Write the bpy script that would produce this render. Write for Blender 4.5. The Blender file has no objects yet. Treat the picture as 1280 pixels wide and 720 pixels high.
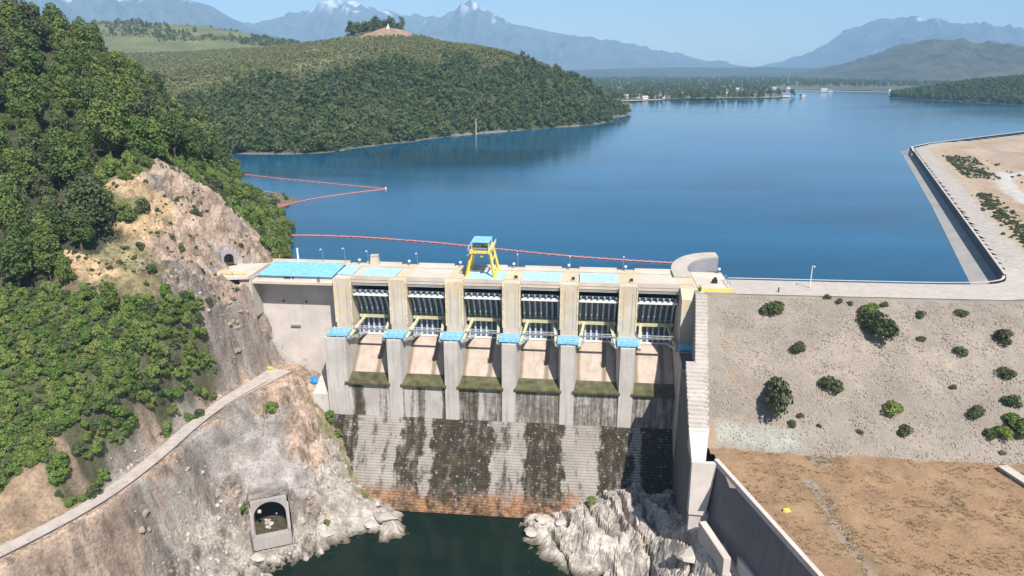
import bpy, math, random
import numpy as np
from mathutils import Vector, Matrix
random.seed(7); rng = np.random.default_rng(7)
S = bpy.context.scene
C = S.collection
R = math.radians

# ------------------------------------------------------------------ camera, sky, sun, exposure
CAM_H = 61.0; PITCH = 17.6; FPX = 865.0
cd = bpy.data.cameras.new("camera"); cam = bpy.data.objects.new("camera", cd); C.objects.link(cam)
cam.location = (0, 0, CAM_H); cam.rotation_euler = (R(90 - PITCH), 0, 0)
cd.sensor_width = 36.0; cd.lens = 36.0 * FPX / 1280.0
cd.clip_start = 1.0; cd.clip_end = 60000.0
S.camera = cam
S.render.resolution_x = 1024; S.render.resolution_y = 576
SUN_EL = 52.0; SUN_AZ = 155.0            # degrees, azimuth clockwise from +Y
sd = Vector((math.sin(R(SUN_AZ)) * math.cos(R(SUN_EL)), math.cos(R(SUN_AZ)) * math.cos(R(SUN_EL)), math.sin(R(SUN_EL))))
w = bpy.data.worlds.new("World"); S.world = w; w.use_nodes = True
wn = w.node_tree.nodes; wl = w.node_tree.links; wn.clear()
sky = wn.new("ShaderNodeTexSky"); sky.sky_type = 'NISHITA'; sky.sun_disc = False
sky.sun_elevation = R(SUN_EL); sky.sun_rotation = R(SUN_AZ); sky.altitude = 300; sky.air_density = 1.0; sky.dust_density = 0.6; sky.ozone_density = 2.0
bg = wn.new("ShaderNodeBackground"); bg.inputs[1].default_value = 0.078
wo = wn.new("ShaderNodeOutputWorld"); wl.new(sky.outputs[0], bg.inputs[0]); wl.new(bg.outputs[0], wo.inputs[0])
sl = bpy.data.lights.new("sun", 'SUN'); sl.energy = 5.0; sl.angle = R(0.5); sl.color = (1.0, 0.95, 0.88)
so = bpy.data.objects.new("sun", sl); C.objects.link(so); so.rotation_euler = sd.to_track_quat('Z', 'Y').to_euler()
S.view_settings.view_transform = 'Standard'; S.view_settings.look = 'None'; S.view_settings.exposure = 0.58; S.view_settings.gamma = 1.0
S.render.engine = 'CYCLES'
S.cycles.volume_bounces = 1

# ------------------------------------------------------------------ survey helpers (sight lines from the drone to real planes)
cp, sp = math.cos(R(PITCH)), math.sin(R(PITCH))
TH = R(-5.5); OY = 184.8; cT, sT = math.cos(TH), math.sin(TH)
def ray(x, y):
    a = (x - 640) / FPX; b = (360 - y) / FPX
    return a, cp + b * sp, -sp + b * cp
def atz(x, y, z):
    d = ray(x, y); t = (z - CAM_H) / d[2]; return (d[0] * t, d[1] * t, z)
def atY(x, y, Y, dz=0.0):
    d = ray(x, y); t = Y / d[1]; return (d[0] * t, Y, CAM_H + d[2] * t + dz)
def W(u, v, z=0.0):                       # dam frame (u along the dam, v upstream) to world
    return (cT * u - sT * v, OY + sT * u + cT * v, z)
def L(p):
    dx, dy = p[0], p[1] - OY
    return (cT * dx + sT * dy, -sT * dx + cT * dy, p[2])
def EMB(v): return 4.0 + (v + 5.5) / 1.75     # downstream face of the embankment
def atslope(x, y):
    d = ray(x, y); a = -sT * d[0] + cT * d[1]; b = -cT * OY
    t = (4.0 + (b + 5.5) / 1.75 - CAM_H) / (d[2] - a / 1.75)
    return (d[0] * t, d[1] * t, CAM_H + d[2] * t)

# ------------------------------------------------------------------ object helpers
def tag(o, label=None, cat=None, group=None, kind=None):
    if label: o['label'] = label
    if cat: o['category'] = cat
    if group: o['group'] = group
    if kind: o['kind'] = kind
    return o
def empty(name, loc=(0, 0, 0), rz=0.0):
    o = bpy.data.objects.new(name, None); C.objects.link(o); o.location = loc; o.rotation_euler = (0, 0, rz); return o
def link(name, me, parent=None, loc=(0, 0, 0), rz=0.0, scale=None):
    o = bpy.data.objects.new(name, me); C.objects.link(o); o.parent = parent; o.location = loc; o.rotation_euler = (0, 0, rz)
    if scale: o.scale = scale
    return o
class MB:
    def __init__(s): s.v = []; s.f = []; s.m = []
    def add(s, vs, fs):
        n = len(s.v); s.v += [tuple(q) for q in vs]; s.f += [tuple(i + n for i in q) for q in fs]; return s
    def box(s, x0, x1, y0, y1, z0, z1):
        return s.add([(x0,y0,z0),(x1,y0,z0),(x1,y1,z0),(x0,y1,z0),(x0,y0,z1),(x1,y0,z1),(x1,y1,z1),(x0,y1,z1)],
                     [(0,3,2,1),(4,5,6,7),(0,1,5,4),(1,2,6,5),(2,3,7,6),(3,0,4,7)])
    def bar(s, a, b, wd, ht=None, up=(0, 0, 1)):      # rectangular bar between two points
        a = Vector(a); b = Vector(b); d = (b - a).normalized(); ht = ht or wd
        x = d.cross(Vector(up));
        if x.length < 1e-4: x = d.cross(Vector((1, 0, 0)))
        x.normalize(); y = x.cross(d).normalized(); x *= wd / 2; y *= ht / 2
        return s.add([a-x-y, a+x-y, a+x+y, a-x+y, b-x-y, b+x-y, b+x+y, b-x+y],
                     [(0,1,2,3),(7,6,5,4),(0,4,5,1),(1,5,6,2),(2,6,7,3),(3,7,4,0)])
    def tube(s, a, b, r0, r1=None, n=8):
        a = Vector(a); b = Vector(b); r1 = r0 if r1 is None else r1
        d = (b - a).normalized(); x = d.cross(Vector((0, 0, 1)))
        if x.length < 1e-3: x = Vector((1, 0, 0))
        x.normalize(); y = d.cross(x)
        vs = [];
        for c, r in ((a, r0), (b, r1)):
            for k in range(n):
                t = 2 * math.pi * k / n; vs.append(c + x * (r * math.cos(t)) + y * (r * math.sin(t)))
        fs = [(k, (k + 1) % n, n + (k + 1) % n, n + k) for k in range(n)] + [tuple(range(n))[::-1], tuple(range(n, 2 * n))]
        return s.add(vs, fs)
    def prism_u(s, poly, u0, u1):                     # poly in (v,z) extruded along u; u0,u1 may be per-vertex lists
        n = len(poly)
        a = u0 if isinstance(u0, (list, tuple)) else [u0] * n; b = u1 if isinstance(u1, (list, tuple)) else [u1] * n
        vs = [(a[i], poly[i][0], poly[i][1]) for i in range(n)] + [(b[i], poly[i][0], poly[i][1]) for i in range(n)]
        fs = [(k, (k + 1) % n, n + (k + 1) % n, n + k) for k in range(n)] + [tuple(range(n))[::-1], tuple(range(n, 2 * n))]
        return s.add(vs, fs)
    def prism_z(s, poly, z0, z1, top=None):
        n = len(poly); top = top or poly
        z0 = z0 if isinstance(z0, (list, tuple)) else [z0] * n; z1 = z1 if isinstance(z1, (list, tuple)) else [z1] * n
        vs = [(poly[i][0], poly[i][1], z0[i]) for i in range(n)] + [(top[i][0], top[i][1], z1[i]) for i in range(n)]
        fs = [(k, (k + 1) % n, n + (k + 1) % n, n + k) for k in range(n)] + [tuple(range(n))[::-1], tuple(range(n, 2 * n))]
        return s.add(vs, fs)
    def mesh(s, name, mat, smooth=False):
        me = bpy.data.meshes.new(name); me.from_pydata(s.v, [], s.f); me.validate()
        import bmesh
        bm = bmesh.new(); bm.from_mesh(me); bmesh.ops.recalc_face_normals(bm, faces=bm.faces); bm.to_mesh(me); bm.free()
        if mat: me.materials.append(mat)
        if smooth: me.shade_smooth()
        me.update(); return me
    def build(s, name, mat, parent=None, loc=(0, 0, 0), rz=0.0, smooth=False):
        return link(name, s.mesh(name, mat, smooth), parent, loc, rz)
DAM = lambda name, u=0, v=0, z=0: empty(name, W(u, v, z), TH)

# ------------------------------------------------------------------ numpy noise
_perm = rng.permutation(512); _perm = np.concatenate([_perm, _perm, _perm])
_g = rng.normal(size=(512, 3)); _g /= np.linalg.norm(_g, axis=1)[:, None]
def perlin(x, y, z=0.0):
    x, y, z = np.broadcast_arrays(np.asarray(x, float), np.asarray(y, float), np.asarray(z, float))
    xi, yi, zi = np.floor(x).astype(int), np.floor(y).astype(int), np.floor(z).astype(int)
    xf, yf, zf = x - xi, y - yi, z - zi; xi &= 255; yi &= 255; zi &= 255
    fd = lambda t: t * t * t * (t * (t * 6 - 15) + 10)
    a, b, c = fd(xf), fd(yf), fd(zf); out = 0
    for i in (0, 1):
        for j in (0, 1):
            for k in (0, 1):
                h = _perm[_perm[_perm[xi + i] + yi + j] + zi + k] % 512; g = _g[h]
                d = g[..., 0] * (xf - i) + g[..., 1] * (yf - j) + g[..., 2] * (zf - k)
                out = out + d * (a if i else 1 - a) * (b if j else 1 - b) * (c if k else 1 - c)
    return out * 1.5
def fbm(x, y, z=0.0, o=4, gain=.5):
    r = 0; a = 1; f = 1
    for _ in range(o): r = r + a * perlin(np.asarray(x) * f + 17.3 * _, np.asarray(y) * f, np.asarray(z) * f); a *= gain; f *= 2.03
    return r
def ridged(x, y, z=0.0, o=4, gain=.5):
    r = 0; a = 1; f = 1
    for _ in range(o): r = r + a * (1 - 2 * np.abs(perlin(np.asarray(x) * f + 9.1 * _, np.asarray(y) * f, np.asarray(z) * f))); a *= gain; f *= 2.1
    return r - .6
class RBF:                                # surface through survey points
    def __init__(s, P):
        P = np.array(P, float); s.p = P[:, :2]; n = len(P)
        D = np.linalg.norm(s.p[:, None] - s.p[None], axis=2)
        A = np.zeros((n + 3, n + 3)); A[:n, :n] = D - np.eye(n) * 1.0; A[:n, n] = 1; A[:n, n+1:] = s.p / 100; A[n, :n] = 1; A[n+1:, :n] = s.p.T / 100
        s.c = np.linalg.solve(A, np.concatenate([P[:, 2], [0, 0, 0]]))
    def __call__(s, X, Y):
        X = np.asarray(X, float); sh = X.shape; X = X.ravel(); Y = np.asarray(Y, float).ravel(); out = np.empty(len(X)); n = len(s.p)
        for i in range(0, len(X), 20000):
            q = np.stack([X[i:i+20000], Y[i:i+20000]], 1)
            D = np.sqrt(((q[:, None] - s.p[None]) ** 2).sum(2))
            out[i:i+20000] = D @ s.c[:n] + s.c[n] + q @ s.c[n+1:] / 100
        return out.reshape(sh)
def seg_dist(X, Y, line):                 # distance to a polyline and interpolated third coordinate
    best = np.full(X.shape, 1e9); zz = np.zeros(X.shape)
    for a, b in zip(line[:-1], line[1:]):
        dx, dy = b[0] - a[0], b[1] - a[1]; t = np.clip(((X - a[0]) * dx + (Y - a[1]) * dy) / (dx * dx + dy * dy), 0, 1)
        d = np.hypot(X - a[0] - t * dx, Y - a[1] - t * dy); z = a[2] + t * (b[2] - a[2]); m = d < best; best[m] = d[m]; zz[m] = z[m]
    return best, zz
def inpoly(X, Y, poly):
    r = np.zeros(np.shape(X), bool); n = len(poly)
    for i in range(n):
        x0, y0 = poly[i][:2]; x1, y1 = poly[(i + 1) % n][:2]
        if y0 == y1: continue
        r ^= ((y0 > Y) != (y1 > Y)) & (X < (x1 - x0) * (Y - y0) / (y1 - y0) + x0)
    return r
def gridmesh(name, X, Y, Z, mat, col=None, keep=None, kind='structure'):
    ny, nx = X.shape; idx = np.arange(nx * ny).reshape(ny, nx)
    F = np.stack([idx[:-1, :-1], idx[:-1, 1:], idx[1:, 1:], idx[1:, :-1]], -1).reshape(-1, 4)
    if keep is not None:
        k = keep.ravel(); F = F[k[F].all(1)]
    me = bpy.data.meshes.new(name); me.vertices.add(nx * ny)
    me.vertices.foreach_set('co', np.stack([X, Y, Z], -1).astype(np.float32).ravel())
    me.loops.add(F.size); me.polygons.add(len(F)); me.loops.foreach_set('vertex_index', F.astype(np.int32).ravel())
    me.polygons.foreach_set('loop_start', np.arange(0, F.size, 4, dtype=np.int32)); me.update(calc_edges=True)
    if col is not None:
        a = me.color_attributes.new('Col', 'FLOAT_COLOR', 'POINT')
        cc = np.ones((nx * ny, 4), np.float32); cc[:, :3] = col.reshape(-1, 3); a.data.foreach_set('color', cc.ravel())
    me.materials.append(mat); me.shade_smooth(); me.validate()
    o = link(name, me)
    if kind: o['kind'] = kind
    return o

# ------------------------------------------------------------------ materials
def newmat(name):
    m = bpy.data.materials.new(name); m.use_nodes = True; nt = m.node_tree; return m, nt, nt.nodes['Principled BSDF']
def N(nt, t, **k):
    n = nt.nodes.new(t)
    for a, b in k.items(): setattr(n, a, b)
    return n
def mixc(nt, fac, a, b, mode='MIX'):
    n = N(nt, 'ShaderNodeMix', data_type='RGBA', blend_type=mode)
    for s, v in ((0, fac), (6, a), (7, b)):
        if hasattr(v, 'is_output') or isinstance(v, bpy.types.NodeSocket): nt.links.new(v, n.inputs[s])
        else: n.inputs[s].default_value = v if s == 0 else (*v, 1)
    return n.outputs[2]
def coord(nt, scale=(1, 1, 1), obj=True):
    t = N(nt, 'ShaderNodeTexCoord'); m = N(nt, 'ShaderNodeMapping'); m.inputs[3].default_value = scale
    nt.links.new(t.outputs[3 if obj else 0], m.inputs[0]); return m.outputs[0]
def noise(nt, vec, scale, detail=4, rough=.55, dist=0.0):
    n = N(nt, 'ShaderNodeTexNoise'); n.inputs['Scale'].default_value = scale; n.inputs['Detail'].default_value = detail
    n.inputs['Roughness'].default_value = rough; n.inputs['Distortion'].default_value = dist; nt.links.new(vec, n.inputs['Vector']); return n.outputs[0]
def ramp(nt, fac, stops, interp='LINEAR'):
    n = N(nt, 'ShaderNodeValToRGB'); n.color_ramp.interpolation = interp; e = n.color_ramp.elements
    while len(e) > 1: e.remove(e[-1])
    for i, (p, c) in enumerate(stops):
        if not isinstance(c, (tuple, list)): c = (c, c, c)
        q = e[0] if i == 0 else e.new(p); q.position = p; q.color = (*c, 1)
    nt.links.new(fac, n.inputs[0]); return n.outputs[0]
def mth(nt, op, a, b=None, clamp=False):
    n = N(nt, 'ShaderNodeMath', operation=op, use_clamp=clamp)
    for i, v in ((0, a), (1, b)):
        if v is None: continue
        if isinstance(v, (int, float)): n.inputs[i].default_value = v
        else: nt.links.new(v, n.inputs[i])
    return n.outputs[0]
def bump(nt, bs, h, strength=.4, dist=.3):
    b = N(nt, 'ShaderNodeBump'); b.inputs['Strength'].default_value = strength; b.inputs['Distance'].default_value = dist
    nt.links.new(h, b.inputs['Height']); nt.links.new(b.outputs[0], bs.inputs['Normal'])
def plain(name, col, rough=.6, var=.25, scale=1.0, metal=0.0, bmp=0.0):
    m, nt, bs = newmat(name); c = coord(nt); n = noise(nt, c, scale, 5)
    dark = tuple(x * (1 - var) for x in col); lite = tuple(min(1, x * (1 + var)) for x in col)
    nt.links.new(ramp(nt, n, [(.3, dark), (.7, lite)]), bs.inputs['Base Color']); bs.inputs['Roughness'].default_value = rough; bs.inputs['Metallic'].default_value = metal
    if bmp: bump(nt, bs, noise(nt, c, scale * 6, 4), bmp, .1)
    return m
def concrete(name, col=(.47, .42, .365), ochre=0.0, streak=.5, jz=0.0, dirt=(.17, .15, .12)):
    m, nt, bs = newmat(name); c = coord(nt)
    n1 = noise(nt, c, .15, 6, .6); n2 = noise(nt, coord(nt, (1.3, 1.3, .07)), 1.0, 6, .65); n3 = noise(nt, c, 3.5, 4)
    a = ramp(nt, n1, [(.3, tuple(x * .82 for x in col)), (.7, tuple(min(1, x * 1.12) for x in col))])
    a = mixc(nt, mth(nt, 'MULTIPLY', ramp(nt, n2, [(.52, 0), (.72, 1)]), streak), a, dirt)
    a = mixc(nt, mth(nt, 'MULTIPLY', ramp(nt, n3, [(.35, 1), (.5, 0)]), .22), a, tuple(x * .6 for x in col))
    if ochre > 0:                                       # ochre lichen and rust wash on the upper concrete
        n4 = noise(nt, c, .42, 7, .7, .6)
        sx = N(nt, 'ShaderNodeSeparateXYZ'); nt.links.new(coord(nt), sx.inputs[0])
        zz = N(nt, 'ShaderNodeMapRange'); nt.links.new(sx.outputs[2], zz.inputs[0])
        zz.inputs[1].default_value = -13; zz.inputs[2].default_value = 3.5; zz.inputs[3].default_value = .15; zz.inputs[4].default_value = 1
        k = mth(nt, 'MULTIPLY', mth(nt, 'MULTIPLY', ramp(nt, n4, [(.42, 0), (.6, 1)]), zz.outputs[0]), ochre)
        a = mixc(nt, k, a, (.62, .43, .15))
    nt.links.new(a, bs.inputs['Base Color']); bs.inputs['Roughness'].default_value = .9
    bump(nt, bs, n3, .25, .1); return m
def chute_mat(name, ranges, steps, mul=1.0):
    m, nt, bs = newmat(name); sx = N(nt, 'ShaderNodeSeparateXYZ'); c = coord(nt); nt.links.new(c, sx.inputs[0])
    warp = noise(nt, coord(nt, (.25, .25, .12)), 1.0, 4, .6)
    warp2 = noise(nt, coord(nt, (1.2, 1.0, .25)), 1.0, 3, .6)
    uu = mth(nt, 'ADD', sx.outputs[0], mth(nt, 'ADD', mth(nt, 'MULTIPLY', mth(nt, 'SUBTRACT', warp, .5), 8.0 if steps else 1.2), mth(nt, 'MULTIPLY', mth(nt, 'SUBTRACT', warp2, .5), 2.0 if steps else .5)))
    mr = N(nt, 'ShaderNodeMapRange'); nt.links.new(uu, mr.inputs[0]); mr.inputs[1].default_value = -54; mr.inputs[2].default_value = 46
    st = [(0, .12)]; 
    for a, b, s in ranges:
        p = (a + 54) / 100; q = (b + 54) / 100; e = .006
        st += [(max(.001, p - e), .12), (p + e, s), (q - e, s), (min(.999, q + e), .12)]
    K = ramp(nt, mr.outputs[0], st[:32])
    n = noise(nt, coord(nt, (.55, .2, .10) if steps else (1.3, 1.3, .10)), 1.0, 8, .68); n2 = noise(nt, coord(nt, (1, 1, 1.0)), .9, 5, .7)
    v = mth(nt, 'ADD', K, mth(nt, 'MULTIPLY', mth(nt, 'SUBTRACT', n, .5), 3.0 if steps else 1.6))
    v = mth(nt, 'ADD', v, mth(nt, 'MULTIPLY', mth(nt, 'SUBTRACT', n2, .5), .9 if steps else .8))
    stain = ramp(nt, v, [(.25, 0), (.50, .62), (.85, 1)])
    big = noise(nt, c, .2, 5)
    base = ramp(nt, big, [(.3, (.36, .325, .30)), (.7, (.50, .465, .43))])
    fine = noise(nt, coord(nt, (2, 2, .4)), 1.5, 5, .7); base = mixc(nt, ramp(nt, fine, [(.5, 0), (.75, .55)]), base, (.2, .17, .15))
    moss = ramp(nt, noise(nt, c, .35, 5, .6), [(.35, (.035, .026, .018)), (.55, (.06, .046, .022)), (.7, (.10, .08, .035))])
    if steps:
        zz = N(nt, 'ShaderNodeMapRange'); nt.links.new(mth(nt, 'ADD', sx.outputs[2], mth(nt, 'MULTIPLY', mth(nt, 'SUBTRACT', noise(nt, coord(nt, (.3, .3, .15)), 1.0, 5, .65), .5), 11.0)), zz.inputs[0])
        zz.inputs[1].default_value = -49.3; zz.inputs[2].default_value = -52.0
        orn = mixc(nt, ramp(nt, noise(nt, c, .7, 6, .75), [(.36, 0), (.6, 1)]), (.17, .08, .035), (.52, .30, .16))
        base = mixc(nt, zz.outputs[0], base, orn)
        low = ramp(nt, noise(nt, coord(nt, (.3, .3, .3)), 1.0, 6, .7), [(.42, 0), (.58, 1)])
        st2 = mth(nt, 'MULTIPLY', stain, mth(nt, 'SUBTRACT', 1.0, mth(nt, 'MULTIPLY', mth(nt, 'MULTIPLY', zz.outputs[0], low), .9)))
        col = mixc(nt, st2, base, moss)
        for scl, th_ in ((1.1, .60), (2.6, .64)):
            sp_ = ramp(nt, noise(nt, coord(nt, (1, 1, .45)), scl, 4, .75), [(th_, 0), (th_ + .03, 1)]); col = mixc(nt, mth(nt, 'MULTIPLY', sp_, .8), col, (.50, .44, .39))
    else: col = mixc(nt, stain, base, moss)
    if mul < 1: col = mixc(nt, 1.0, col, (mul, mul * .93, mul * .86), 'MULTIPLY')
    nt.links.new(col, bs.inputs['Base Color']); bs.inputs['Roughness'].default_value = .85
    bump(nt, bs, fine, .3, .15); return m
def tread_mat():
    m, nt, bs = newmat('dark_tread'); n = noise(nt, coord(nt, (.8, 2, 1)), 1.0, 5, .7)
    nt.links.new(ramp(nt, n, [(.35, (.10, .08, .06)), (.6, (.24, .21, .18))]), bs.inputs['Base Color']); bs.inputs['Roughness'].default_value = .9; return m
def ground_mat(name, bscale=.8, bs_=.5, spots=True, cont=.5):
    m, nt, bs = newmat(name); c = coord(nt); a = N(nt, 'ShaderNodeVertexColor', layer_name='Col').outputs[0]
    n1 = noise(nt, c, .25, 7, .65, .4); n2 = noise(nt, c, bscale * 2, 6, .7); n3 = noise(nt, c, bscale, 8, .7, .8)
    f = ramp(nt, n1, [(.3, 1 - cont), (.7, 1 + cont * .7)]); a = mixc(nt, 1.0, a, f, 'MULTIPLY')
    g = ramp(nt, n2, [(.36, .55), (.5, 1.0), (.68, 1.25)]); a = mixc(nt, .8, a, g, 'MULTIPLY')
    nt.links.new(a, bs.inputs['Base Color']); bs.inputs['Roughness'].default_value = .95
    bump(nt, bs, n3, bs_, .8); return m
def leafmat(name, cols, trans=.14):
    m, nt, bs = newmat(name); oi = N(nt, 'ShaderNodeObjectInfo'); c = coord(nt)
    n = noise(nt, c, .6, 3); k = mth(nt, 'ADD', mth(nt, 'MULTIPLY', oi.outputs['Random'], .75), mth(nt, 'MULTIPLY', n, .3))
    col = ramp(nt, k, [(i / max(1, len(cols) - 1), q) for i, q in enumerate(cols)])
    nt.links.new(col, bs.inputs['Base Color']); bs.inputs['Roughness'].default_value = .7
    tr = N(nt, 'ShaderNodeBsdfTranslucent'); nt.links.new(col, tr.inputs[0]); mx = N(nt, 'ShaderNodeMixShader'); mx.inputs[0].default_value = trans
    out = nt.nodes['Material Output']; nt.links.new(bs.outputs[0], mx.inputs[1]); nt.links.new(tr.outputs[0], mx.inputs[2]); nt.links.new(mx.outputs[0], out.inputs[0])
    return m
def water_mat(name, col, rough, bs_, scl, dist=.15, spec=.38):
    m, nt, bs = newmat(name); c = coord(nt); n = noise(nt, c, scl, 4, .6, .3); big = noise(nt, coord(nt, (.004, .011, 1)), 1.0, 4, .6, .5)
    a = ramp(nt, big, [(.38, tuple(x * .68 for x in col)), (.5, col), (.62, tuple(x * 1.25 for x in col))]); nt.links.new(a, bs.inputs['Base Color'])
    nt.links.new(ramp(nt, big, [(.3, rough * .7), (.7, rough * 1.4)]), bs.inputs['Roughness'])
    bs.inputs['IOR'].default_value = 1.33; bs.inputs['Specular IOR Level'].default_value = spec; bump(nt, bs, n, bs_, dist); return m

M = {}
M['conc'] = concrete('pale_concrete', streak=.25)
M['conc_o'] = concrete('pier_concrete', (.53, .485, .43), ochre=.7, streak=.3)
M['conc_low'] = concrete('lower_pier_concrete', (.50, .465, .43), streak=.6)
M['conc_w'] = concrete('bright_concrete', (.56, .50, .46), streak=.2)
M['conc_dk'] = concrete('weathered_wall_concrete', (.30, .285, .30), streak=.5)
M['conc_stain_shade'] = concrete('stained_shade_wall_concrete', (.13, .125, .125), streak=.6, dirt=(.06, .055, .05))  # dark base colour holds the shade of these walls as well as stains
M['portal'] = concrete('portal_shotcrete', (.36, .325, .30), streak=.4)
M['rough'] = concrete('rough_step_concrete', (.50, .45, .41), streak=.5)
M['deck'] = concrete('deck_concrete', (.56, .50, .44), streak=.15, ochre=.2)
M['conc_mid'] = concrete('shaded_wall_concrete', (.17, .16, .175), streak=.5, dirt=(.10, .09, .09))  # shade of the retaining wall worked into a darker base colour
M['road'] = plain('gravel_road', (.42, .37, .33), .95, .12, .6)
M['wallmat'] = chute_mat('stained_lip_wall', [(-45.2, -42.2, .95), (-38, -35, .38), (-31.6, -30.2, .85), (-29, -27.5, .45), (-26.4, -24.6, .75), (-19.1, -16, .95), (-14.4, -8.5, .72), (-8, -4.5, .5), (6.7, 7.8, .85), (11, 14, .95), (19, 23, .35), (25.7, 31.4, .95), (36, 46, .6)], False)
SR = [(-53, -43.8, .8), (-36, -34, .45), (-31, -24, .7), (-21, -4.5, .95), (-2, 1, .4), (5, 16, .92), (26, 34.5, .9), (37, 46.5, 1.5)]  # rightmost range also paints in the training wall's shadow on the steps
M['stepmat'] = chute_mat('stained_shaded_steps', SR, True)
M['tread'] = chute_mat('dark_treads', SR, True, .5)  # tread faces get a darkened copy of the step colours
M['moss'] = plain('mossy_lip', (.080, .074, .03), .7, .55, .45)
M['silt'] = plain('tunnel_silt', (.055, .047, .025), .8, .5, .8)
def ogee_mat():
    m, nt, bs = newmat('ogee_concrete'); c = coord(nt); sx = N(nt, 'ShaderNodeSeparateXYZ'); nt.links.new(c, sx.inputs[0])
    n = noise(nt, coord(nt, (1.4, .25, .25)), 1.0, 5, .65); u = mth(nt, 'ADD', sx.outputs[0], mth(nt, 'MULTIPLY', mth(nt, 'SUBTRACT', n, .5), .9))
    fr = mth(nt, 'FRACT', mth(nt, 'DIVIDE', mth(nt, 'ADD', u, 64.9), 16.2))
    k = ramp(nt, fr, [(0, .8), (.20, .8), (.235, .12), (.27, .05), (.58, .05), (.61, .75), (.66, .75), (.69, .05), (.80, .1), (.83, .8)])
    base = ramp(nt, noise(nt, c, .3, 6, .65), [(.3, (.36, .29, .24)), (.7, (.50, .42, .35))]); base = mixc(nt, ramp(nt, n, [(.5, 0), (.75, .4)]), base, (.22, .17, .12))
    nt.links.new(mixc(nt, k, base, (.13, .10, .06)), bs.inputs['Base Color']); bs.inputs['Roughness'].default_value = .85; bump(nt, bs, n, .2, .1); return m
M['ogee'] = ogee_mat()
M['gate'] = plain('gate_steel', (.42, .47, .53), .5, .2, .8)
M['gatedk'] = plain('gate_skin', (.09, .13, .19), .5, .3, .6)
M['white'] = plain('white_paint', (.72, .72, .70), .5, .08, 1)
M['ygirder'] = plain('pale_yellow_steel', (.50, .48, .30), .5, .15, 1)
M['grey'] = plain('galvanised', (.35, .36, .37), .45, .1, 1, .5)
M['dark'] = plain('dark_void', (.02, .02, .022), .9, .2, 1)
M['blue'] = plain('sky_blue_paint', (.22, .50, .68), .55, .22, .9)
M['bluep'] = plain('pale_blue_paint', (.38, .59, .70), .6, .2, .8)
M['yellow'] = plain('yellow_paint', (.72, .55, .10), .5, .12, 1)
M['white_wall'] = concrete('white_painted_wall', (.66, .62, .56), streak=.2)
M['cream_y'] = plain('flaking_yellow_paint', (.60, .50, .32), .8, .35, 1.2)
M['cream'] = plain('cream_render', (.68, .62, .54), .8, .08, .5)
M['red'] = plain('faded_red_float', (.50, .16, .13), .6, .2, 2)
M['tarp'] = plain('blue_tarpaulin', (.04, .22, .5), .5, .4, 1.5)
M['glass'] = plain('dark_glass', (.03, .04, .05), .1, .1, 1)
M['bark'] = plain('bark', (.12, .09, .06), .9, .3, 2)
M['rock'] = plain('pale_boulder', (.42, .37, .33), .95, .35, .5, bmp=.6)
def crag_mat(name, a, b_):
    m, nt, bs = newmat(name); oi = N(nt, 'ShaderNodeObjectInfo'); g_ = N(nt, 'ShaderNodeNewGeometry'); n = noise(nt, g_.outputs[0], .5, 6, .65)
    nt.links.new(mixc(nt, mth(nt, 'ADD', mth(nt, 'MULTIPLY', oi.outputs['Random'], .5), mth(nt, 'MULTIPLY', n, .6)), a, b_), bs.inputs['Base Color']); bs.inputs['Roughness'].default_value = .95
    bump(nt, bs, noise(nt, g_.outputs[0], 1.6, 6, .7), .6, .4); return m
M['crag'] = crag_mat('crag_rock', (.17, .14, .125), (.38, .29, .21)); M['crag_pale'] = crag_mat('pale_crag_rock', (.27, .245, .225), (.46, .41, .36))
M['riprap'] = plain('riprap_stone', (.31, .265, .22), .95, .3, .9)
M['leaf'] = leafmat('broadleaf_green', [(0.047, 0.082, 0.019), (0.075, 0.121, 0.024), (0.116, 0.163, 0.032), (0.155, 0.191, 0.047)])
M['leaf2'] = leafmat('bright_shrub_green', [(0.062, 0.117, 0.020), (0.101, 0.166, 0.026), (0.148, 0.207, 0.040), (0.187, 0.207, 0.066)])
M['leaf3'] = leafmat('dusty_shrub_green', [(0.058, 0.066, 0.028), (0.079, 0.090, 0.036), (0.063, 0.095, 0.028), (0.105, 0.119, 0.052)])
M['leaf4'] = leafmat('eucalyptus_olive', [(0.144, 0.168, 0.060), (0.180, 0.192, 0.072), (0.180, 0.180, 0.072), (0.120, 0.138, 0.054)])
M['leafd'] = leafmat('far_forest_green', [(0.041, 0.072, 0.023), (0.062, 0.101, 0.028), (0.090, 0.131, 0.033), (0.118, 0.138, 0.045)])

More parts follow.
